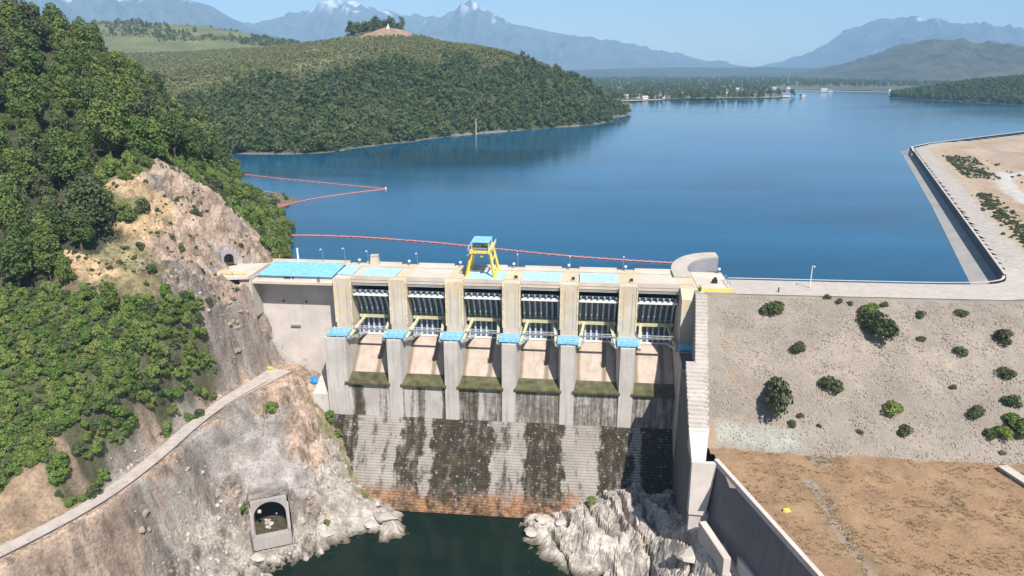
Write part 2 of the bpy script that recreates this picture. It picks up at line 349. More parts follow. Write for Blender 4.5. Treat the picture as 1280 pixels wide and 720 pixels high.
# ------------------------------------------------------------------ foliage and stones
def crown_mesh(name, mat, rad, hgt, nl, leaf, lobes, seed, base=0.0, flat=1.0):
    r = np.random.default_rng(seed); cs = []
    for i in range(lobes):
        a = r.uniform(0, 2 * math.pi); h = r.uniform(.12, .95); rr = rad * .62 * math.sqrt(r.uniform(.05, 1)) * (1.08 - h * .75)
        cs.append((math.cos(a) * rr, math.sin(a) * rr, base + hgt * h, rad * r.uniform(.20, .42)))
    cs = np.array(cs); k = r.integers(0, lobes, nl); d = r.normal(size=(nl, 3)); d /= np.linalg.norm(d, axis=1)[:, None]
    d[:, 2] = np.abs(d[:, 2]) * r.choice([1, 1, 1, -1], nl); rr = cs[k, 3] * r.uniform(.72, 1.08, nl)
    P = cs[k, :3] + d * rr[:, None] * np.array([1, 1, flat]); P[:, 2] = np.maximum(P[:, 2], base * .8 + .05)
    nrm = d + r.normal(size=(nl, 3)) * .55; nrm /= np.linalg.norm(nrm, axis=1)[:, None]
    t = np.cross(nrm, r.normal(size=(nl, 3))); t /= np.linalg.norm(t, axis=1)[:, None]; b = np.cross(nrm, t)
    s1 = (leaf * r.uniform(.6, 1.4, nl) / 2)[:, None]; s2 = s1 * r.uniform(.5, 1.0, (nl, 1))
    V = np.stack([P - t * s1, P + b * s2, P + t * s1, P - b * s2], 1).reshape(-1, 3)
    F = np.arange(nl * 4).reshape(-1, 4)
    me = bpy.data.meshes.new(name); me.from_pydata(V.tolist(), [], F.tolist()); me.materials.append(mat); me.update(); return me
def trunk_mesh(name, h, r0, seed, rad):
    r = random.Random(seed); m = MB(); pts = [Vector((0, 0, -1.0))]
    for i in range(4): pts.append(Vector((r.uniform(-.25, .25) * (i + 1) * .5, r.uniform(-.25, .25) * (i + 1) * .5, h * (i + 1) / 4)))
    for i in range(4): m.tube(pts[i], pts[i + 1], r0 * (1 - i * .22), r0 * (1 - (i + 1) * .22), 6)
    for i in range(6):
        a = r.uniform(0, 6.28); p = pts[2 + i % 3]; q = p + Vector((math.cos(a) * rad * .6, math.sin(a) * rad * .6, rad * r.uniform(.3, .7))); m.tube(p, q, r0 * .4, r0 * .12, 5)
    return m.mesh(name, M['bark'])
def stone_mesh(name, mat, seed, sub=1):
    import bmesh
    bm = bmesh.new(); bmesh.ops.create_icosphere(bm, subdivisions=sub, radius=.5); r = random.Random(seed)
    ax = [Vector((r.uniform(-1, 1), r.uniform(-1, 1), r.uniform(-1, 1))).normalized() for _ in range(7)]
    cut = [r.uniform(.22, .42) for _ in ax]
    for v in bm.verts:
        for a, c in zip(ax, cut):
            d = v.co.dot(a)
            if d > c: v.co -= a * (d - c)
        v.co *= r.uniform(.93, 1.07)
    me = bpy.data.meshes.new(name); bm.to_mesh(me); bm.free(); me.materials.append(mat); return me
TREES = []
for i, (rad, hg, th, mt, nl) in enumerate([(4.6, 6.5, 5, 'leaf', 2600), (3.8, 7.5, 6, 'leaf', 2400), (5.2, 6.0, 5, 'leaf', 3000), (3.4, 5.5, 4, 'leaf2', 2000), (4.4, 6.5, 4.5, 'leaf3', 2200), (4.0, 8.5, 5.5, 'leaf', 2600)]):
    TREES.append((crown_mesh('crown', M[mt], rad, hg, int(nl * 1.5), .46, 28, 100 + i, base=th * .45), trunk_mesh('trunk', th, .28, 50 + i, rad), rad))
SHRUBS = [crown_mesh('shrub_foliage', M[mt], rad, hg, nl, .34, lb, 200 + i, flat=.9) for i, (rad, hg, mt, nl, lb) in enumerate(
    [(2.3, 1.9, 'leaf2', 1500, 9), (1.8, 2.2, 'leaf2', 1300, 8), (2.6, 1.7, 'leaf', 1600, 10), (2.0, 1.6, 'leaf3', 1200, 8), (2.4, 2.4, 'leaf2', 1600, 10)])]
DRY = [crown_mesh('dry_foliage', M['leaf3'], 2.2, 1.1, 1500, .26, 9, 300 + i, flat=.8) for i in range(3)]
FART = [crown_mesh('far_crown', M['leafd'], rad, hg, nl, 1.15, 8, 400 + i, base=1.0) for i, (rad, hg, nl) in enumerate([(4.6, 7, 260), (4.0, 8, 260), (5.2, 6.5, 300), (3.6, 6, 220)])]
EUCA = [crown_mesh('young_eucalyptus_crown', M['leaf4'], 2.9, 3.6, 120, 1.7, 6, 420 + i, base=.2) for i in range(3)]
STONES = [stone_mesh('stone', M['riprap'], i) for i in range(4)]
PALE = [stone_mesh('stone', M['rock'], 20 + i, 2) for i in range(4)]
def proto_coll(name, meshes):
    c = bpy.data.collections.new(name)
    for m in meshes: c.objects.link(bpy.data.objects.new(m.name, m))
    return c
def scatter(name, pts, scales, coll, label, cat, kind='stuff', tilt=0.0, zsc=1.0):
    me = bpy.data.meshes.new(name); me.from_pydata([tuple(p) for p in pts], [], [])
    a = me.attributes.new('sc', 'FLOAT', 'POINT'); a.data.foreach_set('value', np.asarray(scales, np.float32))
    o = link(name, me); tag(o, label, cat, kind=kind)
    g = bpy.data.node_groups.new(name, 'GeometryNodeTree')
    g.interface.new_socket('Geometry', in_out='INPUT', socket_type='NodeSocketGeometry'); g.interface.new_socket('Geometry', in_out='OUTPUT', socket_type='NodeSocketGeometry')
    i_ = g.nodes.new('NodeGroupInput'); o_ = g.nodes.new('NodeGroupOutput'); ip = g.nodes.new('GeometryNodeInstanceOnPoints')
    ci = g.nodes.new('GeometryNodeCollectionInfo'); ci.inputs[0].default_value = coll; ci.inputs[1].default_value = True; ci.inputs[2].default_value = True
    rv = g.nodes.new('FunctionNodeRandomValue'); rv.data_type = 'FLOAT_VECTOR'; rv.inputs[0].default_value = (-tilt, -tilt, 0); rv.inputs[1].default_value = (tilt, tilt, 6.283)
    na = g.nodes.new('GeometryNodeInputNamedAttribute'); na.data_type = 'FLOAT'; na.inputs[0].default_value = 'sc'
    cx = g.nodes.new('ShaderNodeCombineXYZ'); mm = g.nodes.new('ShaderNodeMath'); mm.operation = 'MULTIPLY'; mm.inputs[1].default_value = zsc
    l = g.links; l.new(i_.outputs[0], ip.inputs[0]); l.new(ci.outputs[0], ip.inputs['Instance']); ip.inputs['Pick Instance'].default_value = True
    l.new(rv.outputs[0], ip.inputs['Rotation']); att = na.outputs[0]
    l.new(att, cx.inputs[0]); l.new(att, cx.inputs[1]); l.new(att, mm.inputs[0]); l.new(mm.outputs[0], cx.inputs[2]); l.new(cx.outputs[0], ip.inputs['Scale'])
    l.new(ip.outputs[0], o_.inputs[0]); md = o.modifiers.new('scatter', 'NODES'); md.node_group = g; return o

# ================================================================== LAND, LEFT BANK AND GORGE
ROADPX = [(-60,718),(0,690),(50,665),(100,638),(150,606),(200,567),(240,532),(280,503),(320,480),(352,462)]
ROAD = [atz(x, y, -24.5) for x, y in ROADPX]
# survey points: sight line + elevation or distance, zone
T = []
def tz(x, y, z, zone): p = atz(x, y, z); T.append((*p, zone))
def tY(x, y, Y, zone, dz=0.0): p = atY(x, y, Y, dz); T.append((*p, zone))
for (x, y, z) in ROAD:
    T.append((x, y, z, 'tan'))
for x, y, z, k in [(0,640,-20,'dirt'),(50,612,-19,'dirt'),(100,590,-18,'dirt'),(145,560,-17,'shot'),(180,530,-17,'shot'),(215,500,-16,'shot'),(170,560,-19.5,'shot'),(165,545,-17.5,'shot'),(195,530,-18,'shot'),(200,515,-16.5,'shot'),(160,525,-14,'grey'),(190,497,-13,'tan'),(220,505,-18,'shot'),(205,528,-19.5,'shot'),(235,492,-18,'shot'),(125,582,-18,'shot'),(235,515,-22,'ochre'),(180,568,-22,'ochre'),(120,610,-21.5,'ochre'),(250,480,-17,'tan'),(300,455,-19,'tan'),
    (50,575,-12,'brush'),(75,572,-13.5,'brush'),(100,520,-9,'brush'),(110,555,-13,'dirt'),(150,480,-7,'brush'),(195,465,-7.5,'brush'),(235,448,-7.5,'brush'),(250,470,-12,'grey'),(270,440,-8,'grey'),(300,430,-14,'grey'),
    (318,400,-7,'grey'),(280,400,-5,'grey'),(240,400,-1,'brush'),(262,370,2,'grey'),(200,400,1,'brush'),(225,425,-3,'brush'),(150,400,5,'brush'),
    (300,365,1,'grey'),(290,338,4,'tan'),(310,352,2.5,'tan'),(240,350,7,'grey'),(180,360,9,'grass'),(285,330,4,'shot'),(300,338,4,'shot'),(327,455,-24,'grey'),(322,430,-15,'grey'),
    (365,452,-24.5,'tan'),(395,472,-28,'tan'),(404,490,-31,'tan'),(412,520,-37,'grass'),
    (365,330,-1,'veg'),(345,265,-1,'veg'),(362,300,-1.5,'veg'),
    # below the road: shotcrete slope and gorge rock
    (0,715,-28,'tan'),(60,700,-32,'tan'),(100,720,-39,'tan'),(150,650,-32,'tan'),(150,720,-43,'tan'),(200,610,-31,'tan'),(200,670,-41,'tan'),(200,720,-47,'grey'),
    (240,565,-30,'shot'),(250,610,-37,'grey'),(225,650,-40,'pale'),(190,700,-46,'pale'),(255,650,-43,'pale'),(250,680,-47,'pale'),(250,720,-51,'pale'),(290,525,-29,'shot'),(290,580,-36,'shot'),(290,640,-45,'grey'),(290,690,-53,'pale'),(320,725,-55,'pale'),
    (340,500,-28.5,'tan'),(340,540,-33,'shot'),(340,580,-38,'shot'),(340,606,-41.2,'shot'),(322,640,-46,'grey'),(355,640,-46,'grey'),(370,600,-41,'shot'),(385,640,-47,'grey'),(385,665,-51,'pale'),
    (380,520,-31,'tan'),(380,560,-36,'tan'),(400,590,-41,'pale'),(420,560,-41,'pale'),(415,630,-48,'pale'),(440,625,-49.5,'pale'),(450,640,-51,'pale'),
    (340,693,-54,'pale'),(365,700,-55,'pale'),(385,695,-55,'pale'),(420,683,-55.3,'pale'),(460,668,-55.3,'pale'),(478,655,-53.4,'pale'),(500,672,-55.3,'pale'),(514,655,-55.5,'pale'),
    # pool bed
    (560,680,-61,'bed'),(600,720,-62,'bed'),(500,705,-60,'bed'),(430,720,-60,'bed'),(560,780,-62,'bed'),(640,640,-60,'bed'),(640,690,-60,'bed'),(540,650,-59,'bed'),(400,760,-60,'bed'),(700,780,-58,'bed'),
    # right outcrop
    (652,655,-55,'pale'),(655,680,-55,'pale'),(690,713,-55.2,'pale'),(665,645,-53.5,'pale'),(700,640,-51.5,'pale'),(720,660,-50.5,'pale'),(740,625,-48,'pale'),(760,640,-46,'pale'),(790,618,-44.5,'pale'),(790,680,-47,'pale'),(830,622,-44,'pale'),
    (835,660,-41.5,'pale'),(868,668,-34.5,'pale'),(850,700,-41,'pale'),(885,700,-34.5,'pale'),(905,722,-34.5,'pale'),(745,715,-54,'pale'),(800,730,-52,'pale'),(700,690,-54,'pale'),(862,648,-34,'pale'),(940,745,-38,'pale'),(1000,800,-40,'pale'),(860,770,-46,'pale')]:
    tz(x, y, z, k)
def chute_pt(u, z): return W(u, -8.3 + (z + 35) * .8, z)
for x, y, k in [(425,540,'grass'),(433,570,'grass'),(446,598,'grass'),(470,622,'grass'),(492,640,'pale'),(506,648,'pale'),(690,640,'pale'),(740,622,'pale'),(800,606,'pale'),(832,612,'pale')]:
    # meet the stepped chute: z = -35 + (v+8.3)/.8
    d = ray(x, y); a = -sT * d[0] + cT * d[1]; b = -cT * OY; t = (-35 + (b + 8.3) / .8 - CAM_H) / (d[2] - a / .8)
    T.append((d[0]*t, d[1]*t, CAM_H + d[2]*t + .25, k))
for u in (-38, -20, 0, 15): T.append((*chute_pt(u, -46), 'bed')); T[-1] = (T[-1][0], T[-1][1], -62, 'bed')
T.append((*W(40, -18)[:2], -52, 'bed')); T.append((*W(-44, -8)[:2], -46, 'bed')); T.append((*W(46, -30)[:2], -46, 'pale'))
for x, y, Y, k, dz in [(0,600,122,'brush',-1),(0,500,130,'brush',-2),(60,500,134,'brush',-2),(0,400,150,'brush',-3),(0,300,178,'forest',-4),(0,200,218,'forest',-6),(0,100,262,'forest',-7),(0,15,310,'forest',-8),
    (70,400,152,'brush',-3),(120,430,146,'brush',-2),(160,450,148,'brush',-2),(200,455,152,'brush',-2),(110,500,136,'brush',-2),(70,320,168,'forest',-4),(70,230,205,'forest',-6),(70,140,245,'forest',-7),(70,60,300,'forest',-8),(100,35,335,'forest',-9),
    (150,200,212,'veg',-3),(130,170,228,'forest',-5),(200,170,255,'forest',-5),(150,120,285,'forest',-7),(150,80,325,'forest',-8),(210,135,330,'forest',-8),(245,178,325,'forest',-6),
    (200,215,215,'tan',0),(230,230,214,'tan',0),(210,238,210,'grey',0),(140,262,194,'veg',-1),(112,300,180,'forest',-1),(170,235,201,'ochre',0),(200,250,203,'ochre',0),(180,290,192,'ochre',0),(240,280,203,'tan',0),(270,250,215,'tan',0),(275,290,207,'tan',0),
    (100,325,170,'ochre',0),(150,325,178,'grass',0),(210,320,188,'tan',0),(245,320,196,'tan',0),(265,300,204,'tan',0),(305,300,214,'tan',0),
    (255,215,250,'veg',-3),(300,270,236,'veg',-2),(320,250,262,'veg',-3),(290,225,275,'veg',-3),(330,300,226,'tan',-1),(345,305,232,'veg',-2)]:
    tY(x, y, Y, k, dz)
for p in [(*W(-78,-3)[:2],2.2,'tan'),(*W(-83,-5)[:2],2.5,'tan'),(*W(-76.5,-6)[:2],-3,'grey'),(*W(-75,-2)[:2],1.0,'grey'),(*W(-86,2)[:2],3.4,'shot'),(*W(-260,0)[:2],110,'forest'),(-260,470,40,'forest'),(-180,390,8,'forest'),(-200,430,0,'forest'),(-150,360,-4,'forest'),(-125,345,-6,'veg'),(-85,290,-8,'bed'),(-62,240,-8,'bed'),(-60,215,-8,'bed'),(-100,330,-6,'bed'),(-350,500,60,'forest'),(-400,300,130,'forest'),(-300,200,85,'forest'),(-400,100,110,'forest'),(-200,60,20,'brush'),(-130,70,-18,'dirt'),(-90,60,-32,'tan'),(-420,520,70,'forest'),(-230,520,-4,'forest'),(-10,60,-60,'bed'),(40,60,-52,'pale'),(-40,80,-60,'bed'),(-280,350,75,'forest')]:
    T.append(p)
TP = np.array([(a, b, c) for a, b, c, _ in T]); ZN = [t[3] for t in T]
hill = RBF(TP)
def steps_axis(segs):
    o = []
    for a, b, s in segs: o += list(np.arange(a, b, s))
    return np.array(o + [segs[-1][1]])
xs = steps_axis([(-450, -125, 4), (-125, -110, .8), (-110, -48, .36), (-48, 10, 1.0), (10, 62, .36)]); ys = steps_axis([(50, 92, 2.5), (92, 205, .38), (205, 262, .8), (260, 540, 4)])
X, Y = np.meshgrid(xs, ys); Z = hill(X, Y)
ZC = {'forest': (.05, .055, .025), 'brush': (.075, .085, .03), 'veg': (.15, .14, .07), 'tan': (.37, .275, .21), 'ochre': (.46, .33, .19), 'grey': (.235, .20, .175), 'pale': (.40, .355, .31),
      'shot': (.30, .27, .25), 'dirt': (.30, .215, .14), 'grass': (.235, .20, .105), 'bed': (.10, .10, .07)}
RG = {'forest': .5, 'brush': .4, 'veg': .5, 'tan': 1.25, 'ochre': .9, 'grey': 1.4, 'pale': 1.0, 'shot': .22, 'dirt': .35, 'grass': .6, 'bed': .8}
colz = np.array([ZC[k] for k in ZN]); rgz = np.array([RG[k] for k in ZN])
def zone_blend(X, Y, Zb, vals, pw=5):
    sh = X.shape; x = X.ravel(); y = Y.ravel(); z = Zb.ravel(); out = np.empty((len(x),) + vals.shape[1:])
    wx = fbm(x / 9, y / 9, z / 9, 3) * 5; wy = fbm(x / 9 + 50, y / 9, z / 9, 3) * 5
    for i in range(0, len(x), 20000):
        s = slice(i, i + 20000)
        D = (x[s, None] + wx[s, None] - TP[None, :, 0]) ** 2 + (y[s, None] + wy[s, None] - TP[None, :, 1]) ** 2 + (z[s, None] - TP[None, :, 2]) ** 2 * .7
        w_ = 1 / (D + 1.0) ** pw; w_ /= w_.sum(1)[:, None]; out[s] = w_ @ vals
    return out.reshape(sh + vals.shape[1:])
COL = zone_blend(X, Y, Z, colz); RGH = zone_blend(X, Y, Z, rgz)
dr, zr = seg_dist(X, Y, ROAD)
near = np.clip((dr - 3.0) / 4.0, 0, 1); near = near * near * (3 - 2 * near)
amp = RGH * near
n_big = ridged(X / 11, Y / 11 + 5, Z / 7, 3) * 1.2 + np.clip(ridged(X / 16 + 3, Y / 7, Z / 9, 2) - .1, 0, 1) * 1.6; n_mid = ridged(X / 4.2 + Z / 9, Y / 6.5, Z / 3.4, 3) * .75; n_sm = ridged(X / 1.7, Y / 1.7, Z / 1.4, 2) * .28
fi = np.abs(perlin(X / 3.1 + .8 * n_sm, Y / 9.0, Z / 8)); fj = np.abs(perlin(X / 7.0 + 31, Y / 2.6, Z / 6 + 7)); fk = np.abs(perlin(X / 1.3, Y / 3.2 + 9, Z / 3.0))
fis = -1.7 * np.clip(1 - fi / .085, 0, 1) * (fbm(X / 8, Y / 8, 2, 2) > -.15) - 1.1 * np.clip(1 - fj / .06, 0, 1) * (fbm(X / 8 + 9, Y / 8, 5, 2) > .0) - .45 * np.clip(1 - fk / .10, 0, 1)
so_ = X + .22 * Y + 1.6 * fbm(X / 7, Y / 12, 3, 3); OUT = np.clip((X - 4) / 6, 0, 1)
ff = np.abs(perlin(so_ / 6.0, Y / 22, 1)); fg = np.abs(perlin(so_ / 2.6 + 9, Y / 14, 4)); fh = np.abs(perlin(so_ / 6 + 3, Y / 5.5, 9))
fis_o = -2.8 * np.clip(1 - ff / .075, 0, 1) ** .7 - .7 * np.clip(1 - fg / .07, 0, 1) - 1.0 * np.clip(1 - fh / .03, 0, 1) + .9 * np.floor(2.2 * fbm(so_ / 5, Y / 8, 2, 2)) * .6
blk = np.floor((X * .8 + Z * .5 + fbm(X / 6, Y / 6, 0, 2) * 4) / 2.2) * .9; blk = (np.sin(blk * 12.9898) * 43758.5453) % 1.0 - .5
Zf = Z + amp * (1 - OUT) * (n_big + n_mid * .7 + n_sm * .5 + fis * 1.2 * (RGH > .5) + blk * .55 * (RGH > .6) + 1.1 * np.round(1.6 * fbm(X / 7 + 3, Y / 7, Z / 5, 3)) * .5 * (RGH > .6)) + OUT * np.clip((Z + 56) / 3, 0.15, 1) * (n_big * .35 + fis_o + n_sm * .35 + n_mid * .1)
# the shotcrete terraces: benches cut into the slope below the road
ter = np.clip(1 - np.abs(RGH - .22) * 4, 0, 1) * near; Zf = Zf + ter * .5 * np.sin(Z * 1.1) 
# shores stay where they were surveyed
Zf = np.where(near < 1, zr - .15 + (Zf - zr + .15) * near, Zf)
# cuts for the tunnel mouths
PTL = (*atz(340, 665, -50.2)[:2], -50.2)
prt_dir = Vector((.34, -.94, 0)).normalized()
fx = (X - PTL[0]) * prt_dir.x + (Y - PTL[1]) * prt_dir.y; sx_ = (X - PTL[0]) * prt_dir.y * -1 + (Y - PTL[1]) * prt_dir.x
cut = (np.abs(sx_) < 5.0) & (fx > -.4) & (fx < 5); Zf = np.where(cut, np.minimum(Zf, -54.2), Zf); rai = (np.abs(sx_) < 6.0) & (fx <= -.8) & (fx > -10); Zf = np.where(rai, np.maximum(Zf, -40.9 - np.clip(np.abs(sx_) - 4.5, 0, 3) * 2.5), Zf)
holl = (np.abs(sx_) < 4.5) & (fx > -1.1) & (fx <= .15)
UP = Vector(atz(287, 331, 4.5)); up_dir = Vector((.55, -.83, 0)).normalized()
slopeN = np.gradient(Zf, axis=0) / np.gradient(Y, axis=0); slopeE = np.gradient(Zf, axis=1) / np.gradient(X, axis=1); steep = np.clip(np.hypot(slopeN, slopeE) - .9, 0, 1.5) / 1.5
# weathering varies with how steep the rock is
COL = COL * (1 - .18 * steep[..., None]) + np.array([.30, .235, .19]) * .18 * steep[..., None]
crack = np.clip(-(n_mid) * 1.0 - .25, 0, 1)[..., None] * (RGH[..., None] > .6); COL = COL * (1 - .25 * crack); mot = fbm(X / 5, Y / 5, Z / 5 + 20, 5, .6)[..., None]; COL = COL * (1 + .38 * mot * np.array([1, 1.02, 1.06])); lich = np.clip(fbm(X / 3, Y / 3, Z / 3 + 40, 4, .65) * 3 - .9, 0, 1)[..., None] * (RGH[..., None] > .55); COL = COL * (1 - .45 * lich)
COL = COL * (1 + .22 * OUT[..., None]); wet = np.clip((-53.9 - Zf) / .8, 0, 1)[..., None]; COL = COL * (1 - wet) + np.array([.10, .085, .055]) * wet
lu = cT * X + sT * (Y - OY); lv = -sT * X + cT * (Y - OY)
keep = ~((lu > -50.5) & (lu < 60) & (lv > -7)) & ~((lu > -73.4) & (lu < 60) & (lv > 3) & (lv < 15)) & ~((lu > 45.2) & (lv > -52)) & ~(holl)
WL = [W(48.6, -51.1), W(72, -128)]
keep &= ~((lv <= -50) & (lu > 48.5 + (-51 - lv) * .305 + 1.0))
keep &= ~((lu > -60) & (lv > 14) & (lv < 70))
rockM = ground_mat('hillside_ground', .8, .55, cont=.28)
terrain = gridmesh('terrain', X, Y, Zf, rockM, COL, keep); terrain.data.shade_flat()
def ground_at(x, y):
    i = np.clip(np.searchsorted(ys, y) - 1, 0, len(ys) - 2); j = np.clip(np.searchsorted(xs, x) - 1, 0, len(xs) - 2)
    ty = np.clip((y - ys[i]) / (ys[i+1] - ys[i]), 0, 1); tx = np.clip((x - xs[j]) / (xs[j+1] - xs[j]), 0, 1)
    return (Zf[i, j] * (1-ty) * (1-tx) + Zf[i+1, j] * ty * (1-tx) + Zf[i, j+1] * (1-ty) * tx + Zf[i+1, j+1] * ty * tx)

# the service road, a kerb along its valley side and the platform at its top
def ribbon(name, line, half, z_off, mat, shift=0.0, thick=None, parent=None, widths=None):
    vs = []; n = len(line)
    for i, p in enumerate(line):
        a = Vector(line[max(0, i-1)][:2]); b = Vector(line[min(n-1, i+1)][:2]); d = (b - a).normalized(); q = Vector((d.y, -d.x))
        hw = widths[i] if widths else half; c = Vector(p[:2]) + q * shift
        vs += [(*(c - q * hw), p[2] + z_off), (*(c + q * hw), p[2] + z_off)]
    m = MB()
    if thick is None: m.add(vs, [(2*i, 2*i+1, 2*i+3, 2*i+2) for i in range(n-1)])
    else:
        lo = [(a, b, c - thick) for a, b, c in vs]; k = len(vs)
        fs = [(2*i, 2*i+1, 2*i+3, 2*i+2) for i in range(n-1)] + [(k+2*i, k+2*i+2, k+2*i+3, k+2*i+1) for i in range(n-1)]
        fs += [(2*i, 2*i+2, k+2*i+2, k+2*i) for i in range(n-1)] + [(2*i+1, k+2*i+1, k+2*i+3, 2*i+3) for i in range(n-1)] + [(0, k, k+1, 1), (2*n-2, 2*n-1, k+2*n-1, k+2*n-2)]
        m.add(vs, fs)
    return m.build(name, mat, parent)
def densify(line, k=4):
    o = []
    for i in range(len(line) - 1):
        for j in range(k):
            t = j / k; p0 = line[max(0, i-1)]; p1 = line[i]; p2 = line[i+1]; p3 = line[min(len(line)-1, i+2)]
            o.append(tuple(.5 * ((2*p1[c]) + (-p0[c]+p2[c])*t + (2*p0[c]-5*p1[c]+4*p2[c]-p3[c])*t*t + (-p0[c]+3*p1[c]-3*p2[c]+p3[c])*t**3) for c in range(3)))
    return o + [tuple(line[-1])]
RD = densify(ROAD, 5)
wds = [1.75 + max(0, (i / len(RD)) - .7) * 7 for i in range(len(RD))]
tag(ribbon('road', RD, 1.75, .06, M['road'], widths=wds), kind='structure')
kerb = ribbon('kerb', RD[:-4], .14, .30, M['conc_dk'], shift=1.95 , thick=.5); tag(kerb, kind='structure')

# ================================================================== LAKE AND POOL
lake = MB(); lp = [W(-90, 12), W(200, 12), (1200, 150, 0), (9000, 2500, 0), (9000, 9000, 0), (-9000, 9000, 0), (-9000, 2500, 0), (-500, 500, 0), (-200, 300, 0)]
lake.add([(a, b, 0) for a, b, _ in lp], [tuple(range(len(lp)))])
tag(lake.build('lake_water', water_mat('lake_surface', (.005, .070, .145), .10, .22, .22, .3)), kind='structure')
tag(MB().add([(-90, 60, -55), (70, 60, -55), (70, 178, -55), (-90, 178, -55)], [(0, 1, 2, 3)]).build('river_pool_water', water_mat('pool_surface', (.005, .012, .008), .06, .12, .9, .1, .2)), kind='structure')

# ================================================================== SPILLWAY DAM
PU = [-48.7 + 16.2 * k for k in range(7)]
dam = DAM('spillway_dam'); tag(dam, 'long pale concrete spillway dam with seven piers above a stained stepped chute', 'dam')
# deck: left gallery roof slab, bays
b = MB(); b.box(-76, -51.2, 0, 13, 1.5, 2.3); b.box(-76, -51.2, 13, 15.5, 1.5, 4.0); b.build('deck_slab', M['deck'], dam)
for k in range(6):
    a, c = PU[k] + 2.3, PU[k + 1] - 2.3
    MB().box(a, c, 0.0, 15.4, 2.7, 4.0 ).build('deck_slab', M['deck'], dam)
    MB().box(a + .02, c - .02, .25, .9, 2.2, 2.75).build('fascia_beam', M['deck'], dam)
    MB().box(a + .1, c - .1, .5, .9, 1.75, 2.15).build('lintel_beam', M['white'], dam)
MB().box(51, 60, -3.5, 15.5, 2.3, 4.03).build('deck_slab', M['deck'], dam)
# piers
def pier(k, u):
    m = MB(); hw = 2.35
    m.prism_u([(-1, 4.03), (-1, -12), (16, -12), (16, 4.03)] if k < 6 else [(-1, 4.03), (-5.2, 2.2), (-5.9, -12), (16, -12), (16, 4.03)], u - hw, u + hw)
    p = m.build('pier', M['conc_o'], dam)
    l = MB(); h2 = 2.6
    if k == 6: l.prism_z([(u - 2.6, 10), (u - 2.8, -9.5), (u + 2.4, -9.8), (u + 4, -6), (u + 4, 10)], -40, -11.2); l.prism_z([(u-2.7, -7), (u + 2.8, -7), (u + 2.8, -18), (u - 3.0, -18)], -40, -11.6)
    elif k == 0: l.prism_z([(u - h2 - 1.2, 10), (u - h2 - 1.2, -8.3), (u + 2.4, -8.6), (u + h2, -5), (u + h2, 10)], -36, -11.2)
    else: l.prism_z([(u - h2, 10), (u - h2, -4.5), (u - 1.9, -8.6), (u + 1.9, -8.6), (u + h2, -4.5), (u + h2, 10)], -36, -11.2)
    lo = l.build('pier_base', M['conc_low'], p)
    # blue trunnion platform on four feet
    f_ = -9.2 if k == 6 else -8.0; bk = -5.95 if k == 6 else -3.4
    pl = MB(); pl.box(u - 2.9 + .3 * (k == 6), u + 2.9 - .6 * (k == 6), f_, bk, -10.75, -10.0)
    for a, c in ((-2.6, f_ + .6), (2.2, f_ + .6), (0, f_ + .6)): pl.box(u + a - .3, u + a + .3, c - .3, c + .3, -11.2, -10.6)
    pl.build('trunnion_platform', M['blue'], p)
    rl = MB(); 
    for zz in (-9.0, -8.5): rl.bar((u - 3.0, -7.9, zz), (u + 3.0, -7.9, zz), .06)
    for i in range(5): rl.bar((u - 3.0 + 1.5 * i, -7.9, -9.75), (u - 3.0 + 1.5 * i, -7.9, -8.45), .06)
    rl.build('handrail', M['grey'], p)
    et = MB(); e_ = -1 if k < 6 else -5.2
    for du in (-hw, hw): et.box(u + du - .22, u + du + .22, e_ - .16, e_ + .3, -9.2 if k < 6 else -6, 3.9 if k < 6 else 1.5)
    if k < 6: et.build('edge_trim', M['cream_y'], p)
    # vertical construction grooves
    g = MB()
    for du in (-1.2, 1.1): g.box(u + du - .06, u + du + .06, -1.03, -.9, -9.3, 2.0)
    g.build('groove', M['conc_dk'], p)
for k, u in enumerate(PU): pier(k, u)
# ogee sills and mossy lips
OG = [(7.5, -15.1), (6.3, -15.15), (4.9, -15.2), (3.5, -15.8), (2, -16.7), (0, -18.0), (-2, -19.6), (-3.6, -21.1), (-5.2, -22.6)]
for k in range(6):
    a, c = PU[k] + 2.3, PU[k + 1] - 2.3
    o = MB().prism_u(OG + [(-5.2, -36), (7.5, -36)], a, c).build('ogee_sill', M['ogee'], dam)
    MB().prism_u([(-5.15, -22.65), (-7.2, -23.8), (-9.0, -24.5), (-9.0, -25.0), (-7.9, -25.6), (-5.15, -25.6)], [a, a - .8, a - .8, a - .8, a - .8, a], [c, c + .8, c + .8, c + .8, c + .8, c]).build('spillway_lip', M['moss'], dam)
# recess behind the gates (dark opening to the reservoir side)
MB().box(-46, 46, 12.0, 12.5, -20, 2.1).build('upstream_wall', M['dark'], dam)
# lip wall and steps
MB().prism_u([(-8.0, -24.9), (-8.3, -35.2), (-3, -37), (-3, -24.9)], -51.4, 45.8).build('lip_wall', M['wallmat'], dam)
sb = MB()
NS = 35; sh_ = .6
me0 = MB().box(-53.5, 45.6, -.48, 3.2, -.75, 0).mesh('step', M['stepmat'])
for i in range(NS):
    z = -35.0 - sh_ * i; v = -8.3 - .48 * i
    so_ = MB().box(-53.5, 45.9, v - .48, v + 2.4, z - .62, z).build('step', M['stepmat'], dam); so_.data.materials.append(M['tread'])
    for p_ in so_.data.polygons:
        if p_.normal.z > .5: p_.material_index = 1
